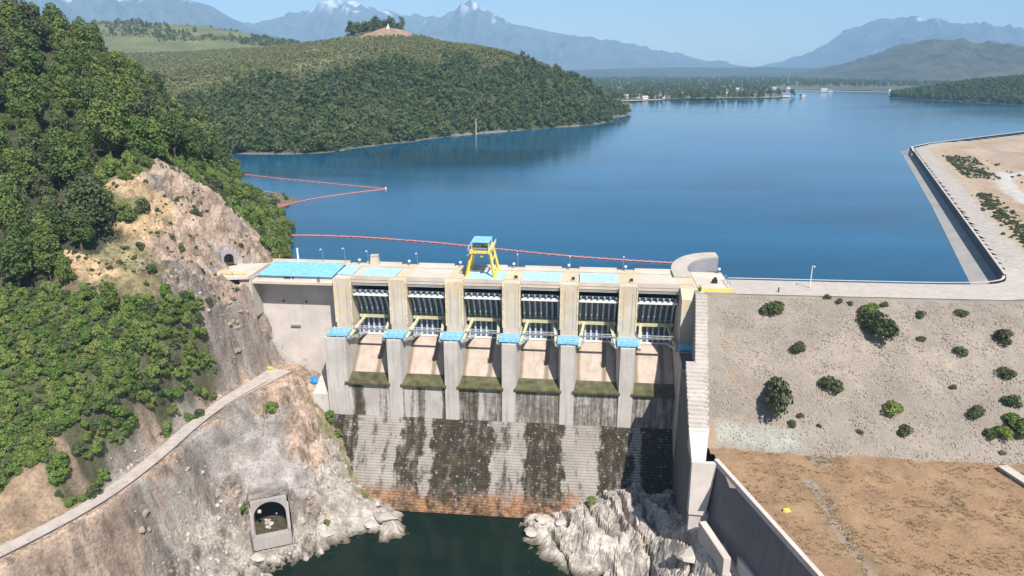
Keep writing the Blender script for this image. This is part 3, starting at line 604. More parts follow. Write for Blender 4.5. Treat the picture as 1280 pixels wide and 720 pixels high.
# left wing: gallery wall with deck above, lower block
MB().prism_u([(5.6, 1.6), (4.6, -30), (12, -30), (12, 1.6)], -77, -51.3).build('abutment_wall', M['conc_w'], dam)
MB().box(-51.35, -51.25, -.5, 5.0, -30, 1.5).build('joint', M['conc_dk'], dam)
w_ = MB().prism_u([(3.0, -25.2), (-7.4, -29.3), (-8.0, -37), (5, -40), (5, -25.2)], -57.5, -52.3); w_.build('toe_block', M['conc_low'], dam)
for u in (-69.5, -62.5): MB().box(u, u + .45, 5.0, 5.6, -5.6, -5.2).build('drain', M['dark'], dam)
MB().box(-67.5, -64.5, 4.5, 5.4, -13.2, -12.8).build('drain_ledge', M['grey'], dam)
# deck edge parapets
for k in range(6):
    a, c = PU[k] + 2.6, PU[k + 1] - 2.6
    MB().box(a, c, -.12, .18, 3.6, 4.75).build('parapet', M['deck'], dam)
    MB().box(a, c, 15.1, 15.4, 3.6, 4.7).build('parapet', M['deck'], dam)
MB().box(-76, -51.3, 15.2, 15.5, 3.9, 4.8).build('parapet', M['deck'], dam)
for s in range(2): MB().box(-50, 50, 2.2 + s * 9.5, 2.35 + s * 9.5, 3.9, 4.12).build('crane_rail', M['grey'], dam)

# ------------------------------------------------------------------ radial gates
ORD = ['first', 'second', 'third', 'fourth', 'fifth', 'sixth']
def arcpt(r, z): return (-7.4 + math.sqrt(max(.1, r * r - (z + 11.5) ** 2)), z)
def radial_gate(k):
    u = (PU[k] + PU[k + 1]) / 2; g = DAM('radial_gate', u)
    tag(g, '%s steel spillway gate from the left, ribbed and curved, between two concrete piers' % ORD[k], 'gate', 'radial gates of the spillway')
    hw = 5.4; zs = [-15.35 + (15.75) * i / 12 for i in range(13)]
    m = MB(); A = [arcpt(14.4, z) for z in zs]; B = [arcpt(14.55, z) for z in zs]
    m.prism_u(A + B[::-1], -hw, hw); m.build('skin_plate', M['gatedk'], g)
    for i in range(7):
        uu = -4.9 + 9.8 * i / 6; r = MB(); A = [arcpt(14.4, z) for z in zs]; B = [arcpt(13.75, z) for z in zs]
        r.prism_u(A + B[::-1], uu - .14, uu + .14); r.prism_u([arcpt(13.78, z) for z in zs] + [arcpt(13.68, z) for z in zs[::-1]], uu - .26, uu + .26); r.build('rib', M['gate'], g)
    for zz, nm, mt, hh in ((-9.1, 'girder', 'ygirder', .95), (-.95, 'top_girder', 'white', .55), (-14.9, 'bottom_girder', 'white', .3)):
        v, _ = arcpt(13.6, zz); MB().box(-hw, hw, v - 1.2 if hh > .5 else v - .7, v, zz - hh / 2, zz + hh / 2).build(nm, M[mt], g)
    rl = MB(); v, _ = arcpt(12.5, -9.1)
    for i in range(12): rl.bar((-5 + 10 * i / 11, v, -8.6), (-5 + 10 * i / 11, v, -7.6), .05)
    rl.bar((-5, v, -7.6), (5, v, -7.6), .06); rl.build('handrail', M['ygirder'], g)
    for s in (-1, 1):
        t = (s * 5.0, -7.0, -11.5)
        for zz in (-9.1, -14.6):
            v, _ = arcpt(13.5, zz); MB().bar(t, (s * 3.7, v, zz), .75, .6).build('arm', M['ygirder' if zz > -10 else 'gate'], g)
        v1, _ = arcpt(13.5, -9.1); mid1 = Vector(t).lerp(Vector((s * 3.7, v1, -9.1)), .6); mid2 = Vector(t).lerp(Vector((s * 3.7, arcpt(13.5, -14.6)[0], -14.6)), .6)
        MB().bar(mid1, mid2, .3).build('arm_brace', M['gate'], g)
        MB().tube((s * 4.6, -7, -11.5), (s * 5.5, -7, -11.5), .7, n=12).build('trunnion', M['grey'], g)
for k in range(6): radial_gate(k)
# pipe walkway rail across the bays at platform height
for k in range(6):
    a, c = PU[k] + 3.1, PU[k + 1] - 3.1; o = DAM('catwalk', (a + c) / 2)
    tag(o, 'thin white catwalk in front of the %s spillway gate from the left' % ORD[k], 'catwalk', 'catwalks between the trunnion platforms')
    h = (c - a) / 2
    MB().box(-h, h, -3.2, -2.4, -10.35, -10.2).build('tread', M['grey'], o)
    r = MB(); r.bar((-h, -3.2, -9.3), (h, -3.2, -9.3), .09); r.bar((-h, -3.2, -9.8), (h, -3.2, -9.8), .05)
    for i in range(7): r.bar((-h + 2 * h * i / 6, -3.2, -10.2), (-h + 2 * h * i / 6, -3.2, -9.3), .06)
    r.build('handrail', M['white'], o)

# ------------------------------------------------------------------ deck furniture
def cover(u0, u1, v0, v1, lab, mat, n):
    o = DAM('slot_cover', (u0 + u1) / 2, v0, 4.0); tag(o, lab, 'cover', 'pale blue covers on the dam deck'); h = (u1 - u0) / 2
    MB().box(-h, h, 0, v1 - v0, .14, .5).build('frame', M['bluep'], o)
    w = 2 * h / n
    for i in range(n): MB().box(-h + w * i + .05, -h + w * (i + 1) - .05, .1, v1 - v0 - .1, .5, .6 + .015 * (i % 2)).build('panel', mat, o)
cover(-43.8, -33.6, 1.0, 9.3, 'pale blue panelled cover on the deck above the first spillway gate', M['bluep'], 6)
cover(-13.6, -2.4, 1.0, 9.3, 'pale blue panelled cover on the deck beneath the yellow gantry crane', M['bluep'], 6)
cover(2.6, 13.4, 1.0, 9.3, 'pale blue panelled cover on the deck just right of the gantry crane', M['bluep'], 6)
cover(18.8, 29.6, 1.0, 9.3, 'rightmost pale blue panelled cover on the deck', M['bluep'], 6)
cover(-51.0, -46.5, 2.5, 10.3, 'small pale blue cover next to the long bright blue roof', M['bluep'], 3)
# long low building with the bright blue roof
sbd = DAM('service_building', -62.7, .25, 2.3); tag(sbd, 'long low cream building with bright blue roof on the left dam deck', 'building')
MB().box(-11.6, 10.8, .02, 12.0, -.05, 1.75).build('wall', M['white_wall'], sbd)
rf = MB().prism_u([(-.5, 1.75), (12.4, 2.3), (12.4, 2.45), (-.5, 1.9)], -11.3, 11.0).build('roof', M['blue'], sbd)
for i in range(22):
    uu = -11.0 + i * 1.0; MB().prism_u([(-.48, 1.905), (12.35, 2.455), (12.35, 2.53), (-.48, 1.98)], uu, uu + .12).build('roof_rib', M['blue'], rf)
for a, c in ((-3.6, -1.4), (-1.1, -.3)):
    f = MB().box(a, c, -.06, .1, .85, 1.45).build('window', M['white'], sbd); MB().box(a + .08, c - .08, -.1, -.05, .93, 1.37).build('pane', M['glass'], f)
MB().box(6.3, 7.2, -.06, .1, .0, 1.45).build('door', M['grey'], sbd)
# gantry crane
gc = DAM('gantry_crane', -9.2, 0, 4.12); tag(gc, 'yellow gantry crane with splayed legs standing astride the dam deck', 'crane')
H0 = 7.5
for su in (-1, 1):
    for va, vb in ((2.3, 3.6), (11.8, 10.2)):
        MB().bar((su * 4.0, va, .5), (su * 2.6, vb, H0), .62, .62).build('leg', M['yellow'], gc)
    MB().box(su * 4.0 - .45, su * 4.0 + .45, 1.2, 12.9, .15, .75).build('bogie_beam', M['yellow'], gc)
    MB().bar((su * 3.2, 2.9, 5.0), (su * 3.2, 11.0, 5.0), .35).build('side_beam', M['yellow'], gc)
    MB().bar((su * 2.6, 1.5, H0 + .35), (su * 2.6, 12.3, H0 + .35), .7, .9).build('top_beam', M['yellow'], gc)
    for va in (2.0, 12.1): MB().tube((su * 4 - .25, va, .3), (su * 4 + .25, va, .3), .32, n=12).build('wheel', M['grey'], gc)
for va in (3.4, 10.4): MB().bar((-2.9, va, H0), (2.9, va, H0), .6, .7).build('cross_beam', M['yellow'], gc)
hz = MB(); hz.box(-2.2, 2.2, 3.6, 9.5, H0 + .8, H0 + 1.2); hz.build('trolley', M['grey'], gc)
MB().box(-1.5, .2, 4.2, 6.4, H0 + 1.2, H0 + 2.3).build('hoist', M['grey'], gc); MB().tube((.5, 5.5, H0 + 1.7), (1.9, 5.5, H0 + 1.7), .55, n=14).build('hoist_drum', M['yellow'], gc)
cr = MB().box(-2.6, 2.6, 2.6, 9.8, H0 + 2.9, H0 + 3.1).build('canopy', M['blue'], gc)
for a in (-2.4, 2.4):
    for c in (2.8, 9.6): MB().bar((a, c, H0 + .8), (a, c, H0 + 2.9), .14).build('canopy_post', M['white'], gc)
rl = MB()
for a in (-3.3, 3.3):
    for hh in (1.3, 1.9): rl.bar((a, 1.5, H0 + hh), (a, 12.3, H0 + hh), .07)
    for i in range(8): rl.bar((a, 1.5 + 10.8 * i / 7, H0 + .6), (a, 1.5 + 10.8 * i / 7, H0 + 1.9), .07)
rl.build('handrail', M['white'], gc)
MB().tube((0, 5.5, H0 + .8), (0, 5.5, H0 - 1.2), .05).build('cable', M['dark'], gc); MB().box(-.4, .4, 5.2, 5.8, H0 - 2.0, H0 - 1.2).build('hook_block', M['yellow'], gc)
# lamp posts along the upstream edge
def lamp(u, v, h, label, grp, z=4.0, thick=.09, mat='grey'):
    o = DAM('lamp_post', u, v, z); tag(o, label, 'lamp post', grp)
    MB().tube((0, 0, 0), (0, 0, h), thick, thick * .6, 8).build('pole', M[mat], o); MB().box(-.25, .25, -.25, .25, 0, .25).build('base', M['conc'], o)
    MB().bar((0, 0, h - .1), (0, -1.1, h + .15), .08).build('arm', M[mat], o); MB().box(-.16, .16, -1.8, -1.0, h + .05, h + .25).build('lamp_head', M['white'], o)
GP = 'lamp posts along the reservoir edge of the deck'
for x, h, lb in [(394, 4.4, 'slim lamp post behind the bright blue roof, left of its middle'), (423, 4.9, 'slim lamp post behind the small pale blue cover at the left'),
                 (453, 4.2, 'slim lamp post just left of the tan concrete block on the deck'), (517, 3.9, 'slim lamp post on the deck edge right of the tan concrete block'), (583, 3.8, 'slim lamp post just left of the yellow gantry crane'),
                 (646, 4.4, 'slim lamp post nearest the right side of the yellow gantry crane'), (712, 4.2, 'slim lamp post behind the gap between the two right blue covers'), (779, 4.4, 'rightmost slim lamp post on the spillway deck')]:
    p = L(atz(x, 336 + (x - 394) * .012, 4)); lamp(p[0], 15.0, h, lb, GP)
p = L(atz(365, 333, 4)); o = DAM('white_mast', p[0], 15.0, 4.0); tag(o, 'thick plain white mast at the left end of the dam by the trees', 'mast'); MB().tube((0,0,0),(0,0,4.2),.32,.26,10).build('pole', M['white'], o); MB().tube((0,0,4.2),(0,0,4.4),.36,.36,10).build('cap', M['white'], o)
for i, (x, lb) in enumerate([(439, 'small white floodlight left of the tan concrete block'), (505, 'small white floodlight right of the tan concrete block'), (572, 'small white floodlight left of the gantry crane'), (641, 'small white floodlight beside the lamp post right of the crane'), (711, 'small white floodlight behind the gap between the right blue covers'), (782, 'rightmost small white floodlight on the spillway deck'), (897, 'small white floodlight at the end of the curved guide wall')]):
    q = L(atz(x, 340, 4)); o = DAM('floodlight', q[0], 14.2, 4.0); tag(o, lb, 'floodlight', 'floodlights on the deck edge')
    MB().bar((0, 0, 0), (0, 0, 1.3), .1).build('pole', M['grey'], o); MB().box(-.35, .35, -.2, .25, 1.2, 1.75).build('lamp_head', M['white'], o)
q = L(atz(464, 336, 4)); o = DAM('concrete_block', q[0], 14.0, 4.0); tag(o, 'tan tapered concrete block standing on the reservoir edge of the deck', 'block')
MB().prism_z([(-1.4, -1), (1.4, -1), (1.4, 1), (-1.4, 1)], 0, 2.9, [(-1.0, -.8), (1.0, -.8), (1.0, .8), (-1.0, .8)]).build('block_body', M['conc_o'], o); MB().box(-1.15, 1.15, -.95, .95, 2.9, 3.2).build('cap', M['conc'], o)
# winch housings on pier tops
for k in (3, 4, 5):
    o = DAM('winch', PU[k] + .9, 3.5, 4.03); tag(o, 'small dark winch on the deck beside the %s pier from the left' % ['','','','fourth','fifth','sixth'][k], 'winch', 'winches on the pier tops')
    MB().box(-.5, .5, -.5, .5, 0, .35).build('base', M['grey'], o); MB().tube((-.45, 0, .65), (.45, 0, .65), .38, n=12).build('drum', M['dark'], o)
q = L(atz(893, 354, 4)); o = DAM('valve_stand', q[0], q[1], 4.0); tag(o, 'dark machine with a hand wheel at the right end of the spillway deck', 'machine')
MB().box(-.7, .7, -.5, .5, 0, 1.0).build('body', M['dark'], o); MB().tube((0, -.6, 1.4), (0, -.45, 1.4), .55, n=14).build('hand_wheel', M['dark'], o); MB().tube((0, 0, 1.0), (0, 0, 1.8), .15).build('stem', M['grey'], o)
# railings painted yellow
def railing(name, pts, label, mat='yellow', h=1.1, solid=False, n=8):
    o = empty(name, pts[0]); tag(o, label, 'railing'); P0 = Vector(pts[0])
    for a, c in zip(pts[:-1], pts[1:]):
        a = Vector(a) - P0; c = Vector(c) - P0
        for hh in (.45, .8, h): MB().bar(a + Vector((0, 0, hh)), c + Vector((0, 0, hh)), .09).build('rail', M[mat], o)
        if solid: MB().bar(a + Vector((0, 0, .35)), c + Vector((0, 0, .35)), .12, .7).build('panel', M[mat], o)
        for i in range(n + 1): q = a.lerp(c, i / n); MB().bar(q, q + Vector((0, 0, h)), .1).build('post', M[mat], o)
    return o
railing('yellow_railing', [W(51.3, -.2, 4.03), W(51.3, -3.3, 4.03), W(59.5, -3.4, 4.03)], 'yellow railing at the right end of the spillway above the embankment', solid=True)
railing('yellow_railing', [W(-85, 0, 4.3), W(-81, -1.0, 4.1), W(-77, -.4, 4.0)], 'yellow railing on the left abutment below the small tunnel mouth', n=5)
rk = MB().prism_z([(-88, -4), (-76.0, -1.5), (-75.9, 13), (-90, 10)], 3.2, 4.05); ap = DAM('access_platform'); tag(ap, kind='structure'); rk.build('paving', M['deck'], ap); MB().prism_z([(-79, -1.2), (-75.8, -.6), (-75.8, 12.5), (-82, 10)], -9, 3.25).build('abutment_block', M['conc'], ap)
# crossed barrier at start of the embankment road
q = L(atz(909, 356, 4)); o = DAM('wire_barrier', q[0], q[1], 4.0); tag(o, 'grey wire mesh barrier across the road where the embankment begins', 'barrier')
for du in (-1.4, 0, 1.4): MB().bar((0, du * 2.4, 0), (0, du * 2.4, 2.2), .12).build('post', M['grey'], o)
for hh in (.5, 1.0, 1.5, 2.1): MB().bar((0, -3.4, hh), (0, 3.4, hh), .05).build('wire', M['grey'], o)

# ------------------------------------------------------------------ curved guide wall on the reservoir side
gw = DAM('guide_wall'); tag(gw, 'pale curved concrete guide wall sweeping out into the lake at the right of the spillway', 'wall')
cx0, cy0, ro, ri = 62.0, 13.0, 16.5, 11.8; po = []; pi_ = []
for i in range(25):
    t = math.pi - (math.pi / 2) * i / 24; po.append((cx0 + ro * math.cos(t), cy0 + (ro + 7) * math.sin(t))); pi_.append((cx0 + ri * math.cos(t), cy0 + (ri + 6) * math.sin(t)))
po = [(45.5, 9)] + po; pi_ = [(50.2, 9)] + pi_
MB().prism_z(po + pi_[::-1], -12, 4.3).build('wall_body', M['conc_dk'], gw); MB().prism_z([(a * 1.0, b_) for a, b_ in po] + pi_[::-1], 4.303, 4.75).build('coping', M['conc'], gw)
MB().box(55.6, 57.4, cy0 + 17.0, cy0 + 17.62, -4, 4.5).build('upright_strip', M['conc_dk'], gw)  # narrow upright strip in the same concrete as the wall body

# ================================================================== TRAINING WALL, RETAINING WALL
tw = DAM('training_wall'); tag(tw, 'tall concrete training wall with a rough stepped top, right of the stained chute', 'wall')
def UL(v): return 46.0 - (-8 - v) * .055
def UR(v): return 52.4 - .115 * (-5 - v)
vs_ = [-8.0, -18.0, -25.0]
MB().prism_z([(UL(-8), -8), (UL(-25.2), -25.2), (50.8, -25.2), (50.8, -8)], -58, -11.4).build('wall_body', M['conc_stain_shade'], tw)
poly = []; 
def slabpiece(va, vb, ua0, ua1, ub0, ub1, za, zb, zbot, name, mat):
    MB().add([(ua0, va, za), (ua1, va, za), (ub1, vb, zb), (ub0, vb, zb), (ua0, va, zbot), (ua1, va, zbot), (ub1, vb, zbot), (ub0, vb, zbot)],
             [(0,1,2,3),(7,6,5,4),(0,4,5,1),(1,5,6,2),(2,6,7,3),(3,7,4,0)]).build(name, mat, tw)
slabpiece(-25.0, -41.5, UL(-25), 48.6, UL(-41.5), 48.6, EMB(-25) - .55, EMB(-41.5) - .55, -60, 'wall_body', M['conc_stain_shade'])
slabpiece(-41.5, -51.4, UL(-41.5) + .004, 48.3, UL(-51.4) + .1, 46.4, EMB(-41.5) + .15, -20.2, -60, 'wall_body', M['conc_stain_shade'])
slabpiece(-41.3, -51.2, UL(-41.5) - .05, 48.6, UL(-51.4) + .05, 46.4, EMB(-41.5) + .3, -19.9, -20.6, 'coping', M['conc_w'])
i = 0; v = -25.0
while v > -41.5:
    z = EMB(v) - .1; MB().box(UL(v) - .02 - (i % 3) * .05, UR(v) + (i % 2) * .3, v - 1.04, v + .3, z - 1.3, z).build('step', M['rough'], tw); v -= 1.02; i += 1
v = -1.3; i = 0
while v > -25.2:
    z = min(3.9, EMB(v) - .02); MB().box(UR(v) - 2.9, UR(v) + .12 * (i % 3), v - 1.04, v + .3, z - 1.5, z).build('step', M['rough'], tw); v -= 1.02; i += 1
MB().prism_u([(-5.95, 2.2), (-6.5, 1.9), (-25, -9), (-25, -16), (-1.2, -16)], [49.6, 49.5, 47.4, 47.4, 49.6], [52.3, 52.2, 50.0, 50.0, 52.3]).build('buttress', M['conc_dk'], tw)
MB().prism_z([(UL(-51.2), -51.3), (UL(-51.2) + .1, -52.2), (47.6, -52.4), (49.0, -51.0)], -60, -31, ).build('pillar_base', M['conc_w'], tw)
MB().prism_z([(UL(-51.2) - .2, -51.0), (UL(-51.2) - .1, -52.6), (47.0, -52.8), (47.0, -51.0)], -31.2, -19.1, [(UL(-51.2) - .3, -51.0), (UL(-51.2) - .1, -51.5), (48.8, -51.7), (48.8, -50.5)]).build('pillar', M['conc_w'], tw)
# long retaining wall running towards the viewer
rw = DAM('retaining_wall'); tag(rw, 'long dark retaining wall with a pale parapet below the dry grass field', 'wall')
A = Vector((48.6, -51.0)); B_ = Vector((58.8, -84.5)); dv = (B_ - A).normalized(); Cc = A + dv * 62; nrm = Vector((dv.y, -dv.x)) * -1
if nrm.x > 0: nrm = -nrm
def rwp(t, off): q = A + dv * t + nrm * off; return (q.x, q.y)
for i in range(12):
    t0, t1 = i * 5.2 + .02, (i + 1) * 5.2 - .02
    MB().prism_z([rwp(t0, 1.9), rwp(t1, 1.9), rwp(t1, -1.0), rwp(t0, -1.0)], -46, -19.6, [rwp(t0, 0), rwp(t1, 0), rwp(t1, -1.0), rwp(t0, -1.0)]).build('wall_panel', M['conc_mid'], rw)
MB().prism_z([rwp(-.5, .15), rwp(62, .15), rwp(62, -.75), rwp(-.5, -.75)], -19.7, -18.5).build('parapet', M['conc_w'], rw)
# stepped footings in front of it
for (pa, pb, wd, ztop, hb, lb) in [((874, 652), (905, 699), 1.5, -31.0, 6, 'pale flat-topped footing at the base of the dark retaining wall'), ((922, 697), (968, 752), 1.2, -31.5, 6, 'second pale footing nearer the viewer at the base of the dark retaining wall')]:
    a = Vector(atz(*pa, ztop)); c = Vector(atz(*pb, ztop)); d = (c - a).normalized(); q = Vector((d.y, -d.x, 0))
    if q.x > 0: q = -q
    o = empty('footing', a); tag(o, lb, 'footing', None)
    m = MB(); P = [Vector((0, 0, 0)), c - a, c - a - q * wd, -q * wd]; P = [(p.x, p.y) for p in P]; m.prism_z(P, -hb, 0); m.build('footing_body', M['conc_w'], o)
    m = MB(); m.bar(Vector((0, 0, .12)), (c - a) + Vector((0, 0, .12)), .3, .25); m.build('edge_kerb', M['conc'], o)

# ================================================================== EMBANKMENT, BENCH, RIGHT SHORE
us = steps_axis([(46.5, 175, .8), (175, 330, 4)]); vs = steps_axis([(-60, -3, .8)])
U, V = np.meshgrid(us, vs); Zs = np.maximum(EMB(V), -19.3 + 0 * V); Zs = np.minimum(Zs, 3.96)
nz = fbm(U / 5, V / 5, 0, 4) * .18; Zs = Zs + np.where(V < -6.5, nz, 0)
XX = cT * U - sT * V; YY = OY + sT * U + cT * V
g0 = np.array([.275, .235, .195]); cc = np.ones(U.shape + (3,)) * g0
n = fbm(U / 14, V / 14, 3, 4)[..., None]; cc = cc * (1 + .22 * n)
oc = np.clip(fbm(U / 9, V / 9, 7, 3) * 1.6 - .1, 0, 1)[..., None] * np.clip((62 - U) / 8, 0, 1)[..., None]; cc = cc * (1 - oc * .6) + np.array([.36, .235, .13]) * oc * .6
# grey grout spill at the foot of the slope
gr = np.clip(1.3 - np.abs((V + 41.5 + (U - 50) * .12) / 2.6), 0, 1) * np.clip((70 - U) / 4, 0, 1) * (U > 50); gr = np.clip(gr + fbm(U / 3, V / 3, 1, 3) * .5, 0, 1) * (gr > 0)
cc = cc * (1 - gr[..., None] * .8) + np.array([.36, .38, .34]) * gr[..., None] * .8
emb = gridmesh('embankment', XX, YY, Zs, ground_mat('gravel_embankment', 2.2, .4, cont=.18), cc, (U > 52.4 - .115 * (-5 - V) - .9) & ~((V < -46) & (U < 49)))
# bench of dry grass: ends at the retaining wall
us = steps_axis([(44, 130, .8), (130, 330, 5)]); vs = steps_axis([(-150, -100, 2.5), (-100, -42.5, .8)]); U, V = np.meshgrid(us, vs)
edge = 48.6 + (-51 - V) * .3045
XX = cT * U - sT * V; YY = OY + sT * U + cT * V
gl = [L(atz(x, y, -19)) for x, y in [(1010, 600), (1030, 625), (1042, 650), (1060, 680), (1090, 715), (1110, 760)]]
gd, _ = seg_dist(U, V, [(a, b, 0) for a, b, _ in gl]); gd = gd + fbm(U / 3, V / 3, 0, 3) * .8
Zb = -19.0 + fbm(U / 11, V / 11, 2, 4) * .35 + fbm(U / 2.2, V / 3.5, 8, 3) * .16 - np.clip(1 - gd / 1.8, 0, 1) * .6
cb = np.ones(U.shape + (3,)) * np.array([.29, .18, .10]); k1 = np.clip(fbm(U / 8, V / 8, 4, 5) * 1.3 + .15, 0, 1)[..., None]; cb = cb * (1 - k1 * .75) + np.array([.36, .235, .13]) * k1 * .75
k2 = np.clip(fbm(U / 5 + 30, V / 7, 6, 4) * 1.5 - .25, 0, 1)[..., None]; cb = cb * (1 - k2 * .7) + np.array([.24, .165, .09]) * k2 * .6
k3 = np.clip(1.1 - gd / 1.3, 0, 1)[..., None]; cb = cb * (1 - k3 * .7) + np.array([.29, .25, .21]) * k3 * .7
k4 = (np.clip(1 - np.abs(gd - 2) / 1.6, 0, 1) * np.clip(fbm(U / 2, V / 2, 3, 3) + .3, 0, 1))[..., None]; cb = cb * (1 - k4 * .7) + np.array([.14, .14, .06]) * k4 * .7
bench = gridmesh('grass_bench', XX, YY, Zb, ground_mat('dry_grass_field', 1.6, .4, cont=.14), cb, (U > edge + .3) & ~((V > -51.5) & (U < 47.0)))
# crest road on the embankment
def plan(u, v, z): return W(u, v, z)
cr = MB(); cl = [(60, 2), (90, 2.5), (118, 3.0), (133, 4.6), (141, 8.5), (146, 15), (152, 27)]
c2 = [plan(u, v, 4.0) for u, v in cl]; rdl = densify(c2, 5)
tag(ribbon('crest_road', rdl, 6.6, .02, M['road'], thick=1.5), kind='structure')
cu = [plan(u, v, 4.0) for u, v in [(60.5, 8.6), (90, 9.0), (117, 9.6), (130, 11.2), (136.5, 14.2), (139.5, 18.2)]]
tag(ribbon('crest_kerb', densify(cu, 5), .35, .55, M['conc_w'], thick=.9), kind='structure')
cu = [plan(u, v, 4.0) for u, v in [(60.5, -4.8), (90, -4.3), (120, -3.7), (150, -2.5)]]
tag(ribbon('verge_kerb', densify(cu, 4), .18, .15, M['conc'], thick=.5), kind='structure')
# upstream face of the straight embankment (rip of pale concrete into the water)
m = MB(); 
a0 = [(60, 9.2), (118, 10.0), (131, 11.8), (138, 16), (140, 19.5)]; a1 = [(60, 12.5), (117, 13.0), (128, 14.5), (133, 18), (134.5, 21)]
m.add([W(u, v, 3.7) for u, v in a0] + [W(u, v, -3.0) for u, v in a1], [(i, i + 1, 6 + i, 5 + i) for i in range(4)]); tag(m.build('embankment_face', M['conc']), kind='structure')
# right land behind the crest with its parapet wall
E1 = Vector((140.0, 18.8)); E2 = Vector((256, 343)); E3 = Vector((268, 374)); E4 = Vector((292, 402)); E5 = Vector((434, 525)); E6 = Vector((900, 860))
us = steps_axis([(130, 330, 2.2), (330, 900, 12)]); vs = steps_axis([(-4, 60, 2.2), (60, 420, 4), (420, 900, 10)]); U, V = np.meshgrid(us, vs)
line = [(*E1, 0), (*E2, 0), (*E3, 0), (*E4, 0), (*E5, 0), (*E6, 0)]
dl, _ = seg_dist(U, V, line); inside = inpoly(U, V, [(*E1,), (*E2,), (*E3,), (*E4,), (*E5,), (*E6,), (2000, 800), (2000, -4), (147, -4), (141, 6)])
XX = cT * U - sT * V; YY = OY + sT * U + cT * V
zl = 4.0 + fbm(U / 20, V / 20, 1, 3) * .5 * np.clip((dl - 9) / 8, 0, 1) - 3.0 * np.clip((dl - 34) / 12, 0, 1) * (V > 10)
road = np.array([.40, .36, .32]); dirt = np.array([.37, .27, .19]); tn = np.array([.42, .33, .22]); cg = np.ones(U.shape + (3,)) * dirt
cg = cg * (1 + .25 * fbm(U / 25, V / 25, 0, 4)[..., None]); dn = dl + fbm(U / 6, V / 6, 5, 3) * 2
def mixin(mask, c): 
    global cg
    cg = cg * (1 - mask[..., None]) + np.array(c) * mask[..., None]
mixin(np.clip(1 - np.abs(dn - 15) / 6, 0, 1), tn); mixin(np.clip((12 - dn) / 2, 0, 1), road)
mixin(np.clip(1 - (V - 3) / 6, 0, 1) * .9, road)
mixin(np.clip((fbm(U / 30, V / 30, 9, 4) - .15) * 4, 0, 1) * .5 * (dn > 30), (.34, .31, .28))
tl = [L(atz(x, y, 1.5)) for x, y in [(1290, 215), (1262, 218), (1252, 228), (1262, 244), (1290, 262)]]; td, _ = seg_dist(U, V, [(a, b, 0) for a, b, _ in tl]); mixin(np.clip((5.5 - td) / 2, 0, 1), (.45, .42, .38))
gridmesh('shore_land', XX, YY, zl, ground_mat('dirt_shore', .6, .4, cont=.2), cg, inside)
pw = DAM('parapet_wall'); tag(pw, 'long black-shadowed parapet wall along the right bank of the reservoir', 'wall')
seg = (E2 - E1); Ls = seg.length; du = seg.normalized(); nn = Vector((-du.y, du.x))
if nn.x > 0: nn = -nn
NPN = 40
for i in range(NPN):
    t0, t1 = Ls * i / NPN + .03, Ls * (i + 1) / NPN - .03; a = E1 + du * t0; c = E1 + du * t1
    P = [a + nn * .25, c + nn * .25, c - nn * .25, a - nn * .25]; MB().prism_z([(p.x, p.y) for p in P], .2, 4.75).build('wall_panel', M['conc_stain_shade'], pw)  # the wall's shadow is put into the dark panel colour
a = E1 + nn * .3; c = E2 + nn * .3; a2 = E1 - nn * .45; c2_ = E2 - nn * .45
MB().prism_z([(p.x, p.y) for p in (a, c, c2_, a2)], 4.72, 4.98).build('coping', M['conc'], pw)
m = MB(); f0 = [E1 + nn * .2, E2 + nn * .2, E3 + nn * 1, E4 + nn * 1, E5 + nn * 1, E6 + nn]; f1 = [E1 + nn * 17, E2 + nn * 13, E3 + nn * 12, E4 + nn * 10, E5 + nn * 10, E6 + nn * 10]
m.add([W(p.x, p.y, 1.7 if i < 2 else 3.9) for i, p in enumerate(f0)] + [W(p.x, p.y, -2.4) for p in f1], [(i, i + 1, 7 + i, 6 + i) for i in range(5)]); tag(m.build('upstream_slope', concrete('upstream_slope_concrete', (.34, .325, .30), streak=.1)), kind='structure')
ln = [W(p.x, p.y, 4.0) for p in (E2, E3, E4, E5, E6)]
tag(ribbon('shore_kerb', ln, .7, .6, M['conc_w'], thick=1.2), kind='structure')
# lamp and post on the crest
q = L(atz(1012, 360, 4)); lamp(q[0], q[1], 6.3, 'tall pale lamp post alone on the embankment crest road', None, 4.02, .16, 'white')
q = L(atz(973, 365, 4)); o = DAM('bollard', q[0], q[1], 4.0); tag(o, 'small dark post standing on the edge of the embankment crest road', 'post')
MB().tube((0, 0, 0), (0, 0, 1.1), .2, .17, 8).build('shaft', M['dark'], o); MB().tube((0, 0, 1.1), (0, 0, 1.3), .24, .1, 8).build('cap', M['dark'], o)
# concrete channel wall at right edge of bench
a = Vector(atz(1248, 584, -18.3)); c = Vector(atz(1330, 638, -18.3)); o = empty('channel_wall', a); tag(o, 'dark concrete channel wall at the right edge of the dry grass field', 'wall')
d = (c - a).normalized(); q = Vector((d.y, -d.x, 0)); q = q if q.y > 0 else -q
P = [Vector((0, 0, 0)), c - a, c - a + q * 1.2, q * 1.2]; MB().prism_z([(p.x, p.y) for p in P], -6, 0).build('wall_body', M['conc_dk'], o)
MB().prism_z([(p.x, p.y) for p in [P[0] - q * .2, P[1] - q * .2, P[2] + q * .8, P[3] + q * .8]], 0, .35).build('coping', M['conc'], o)

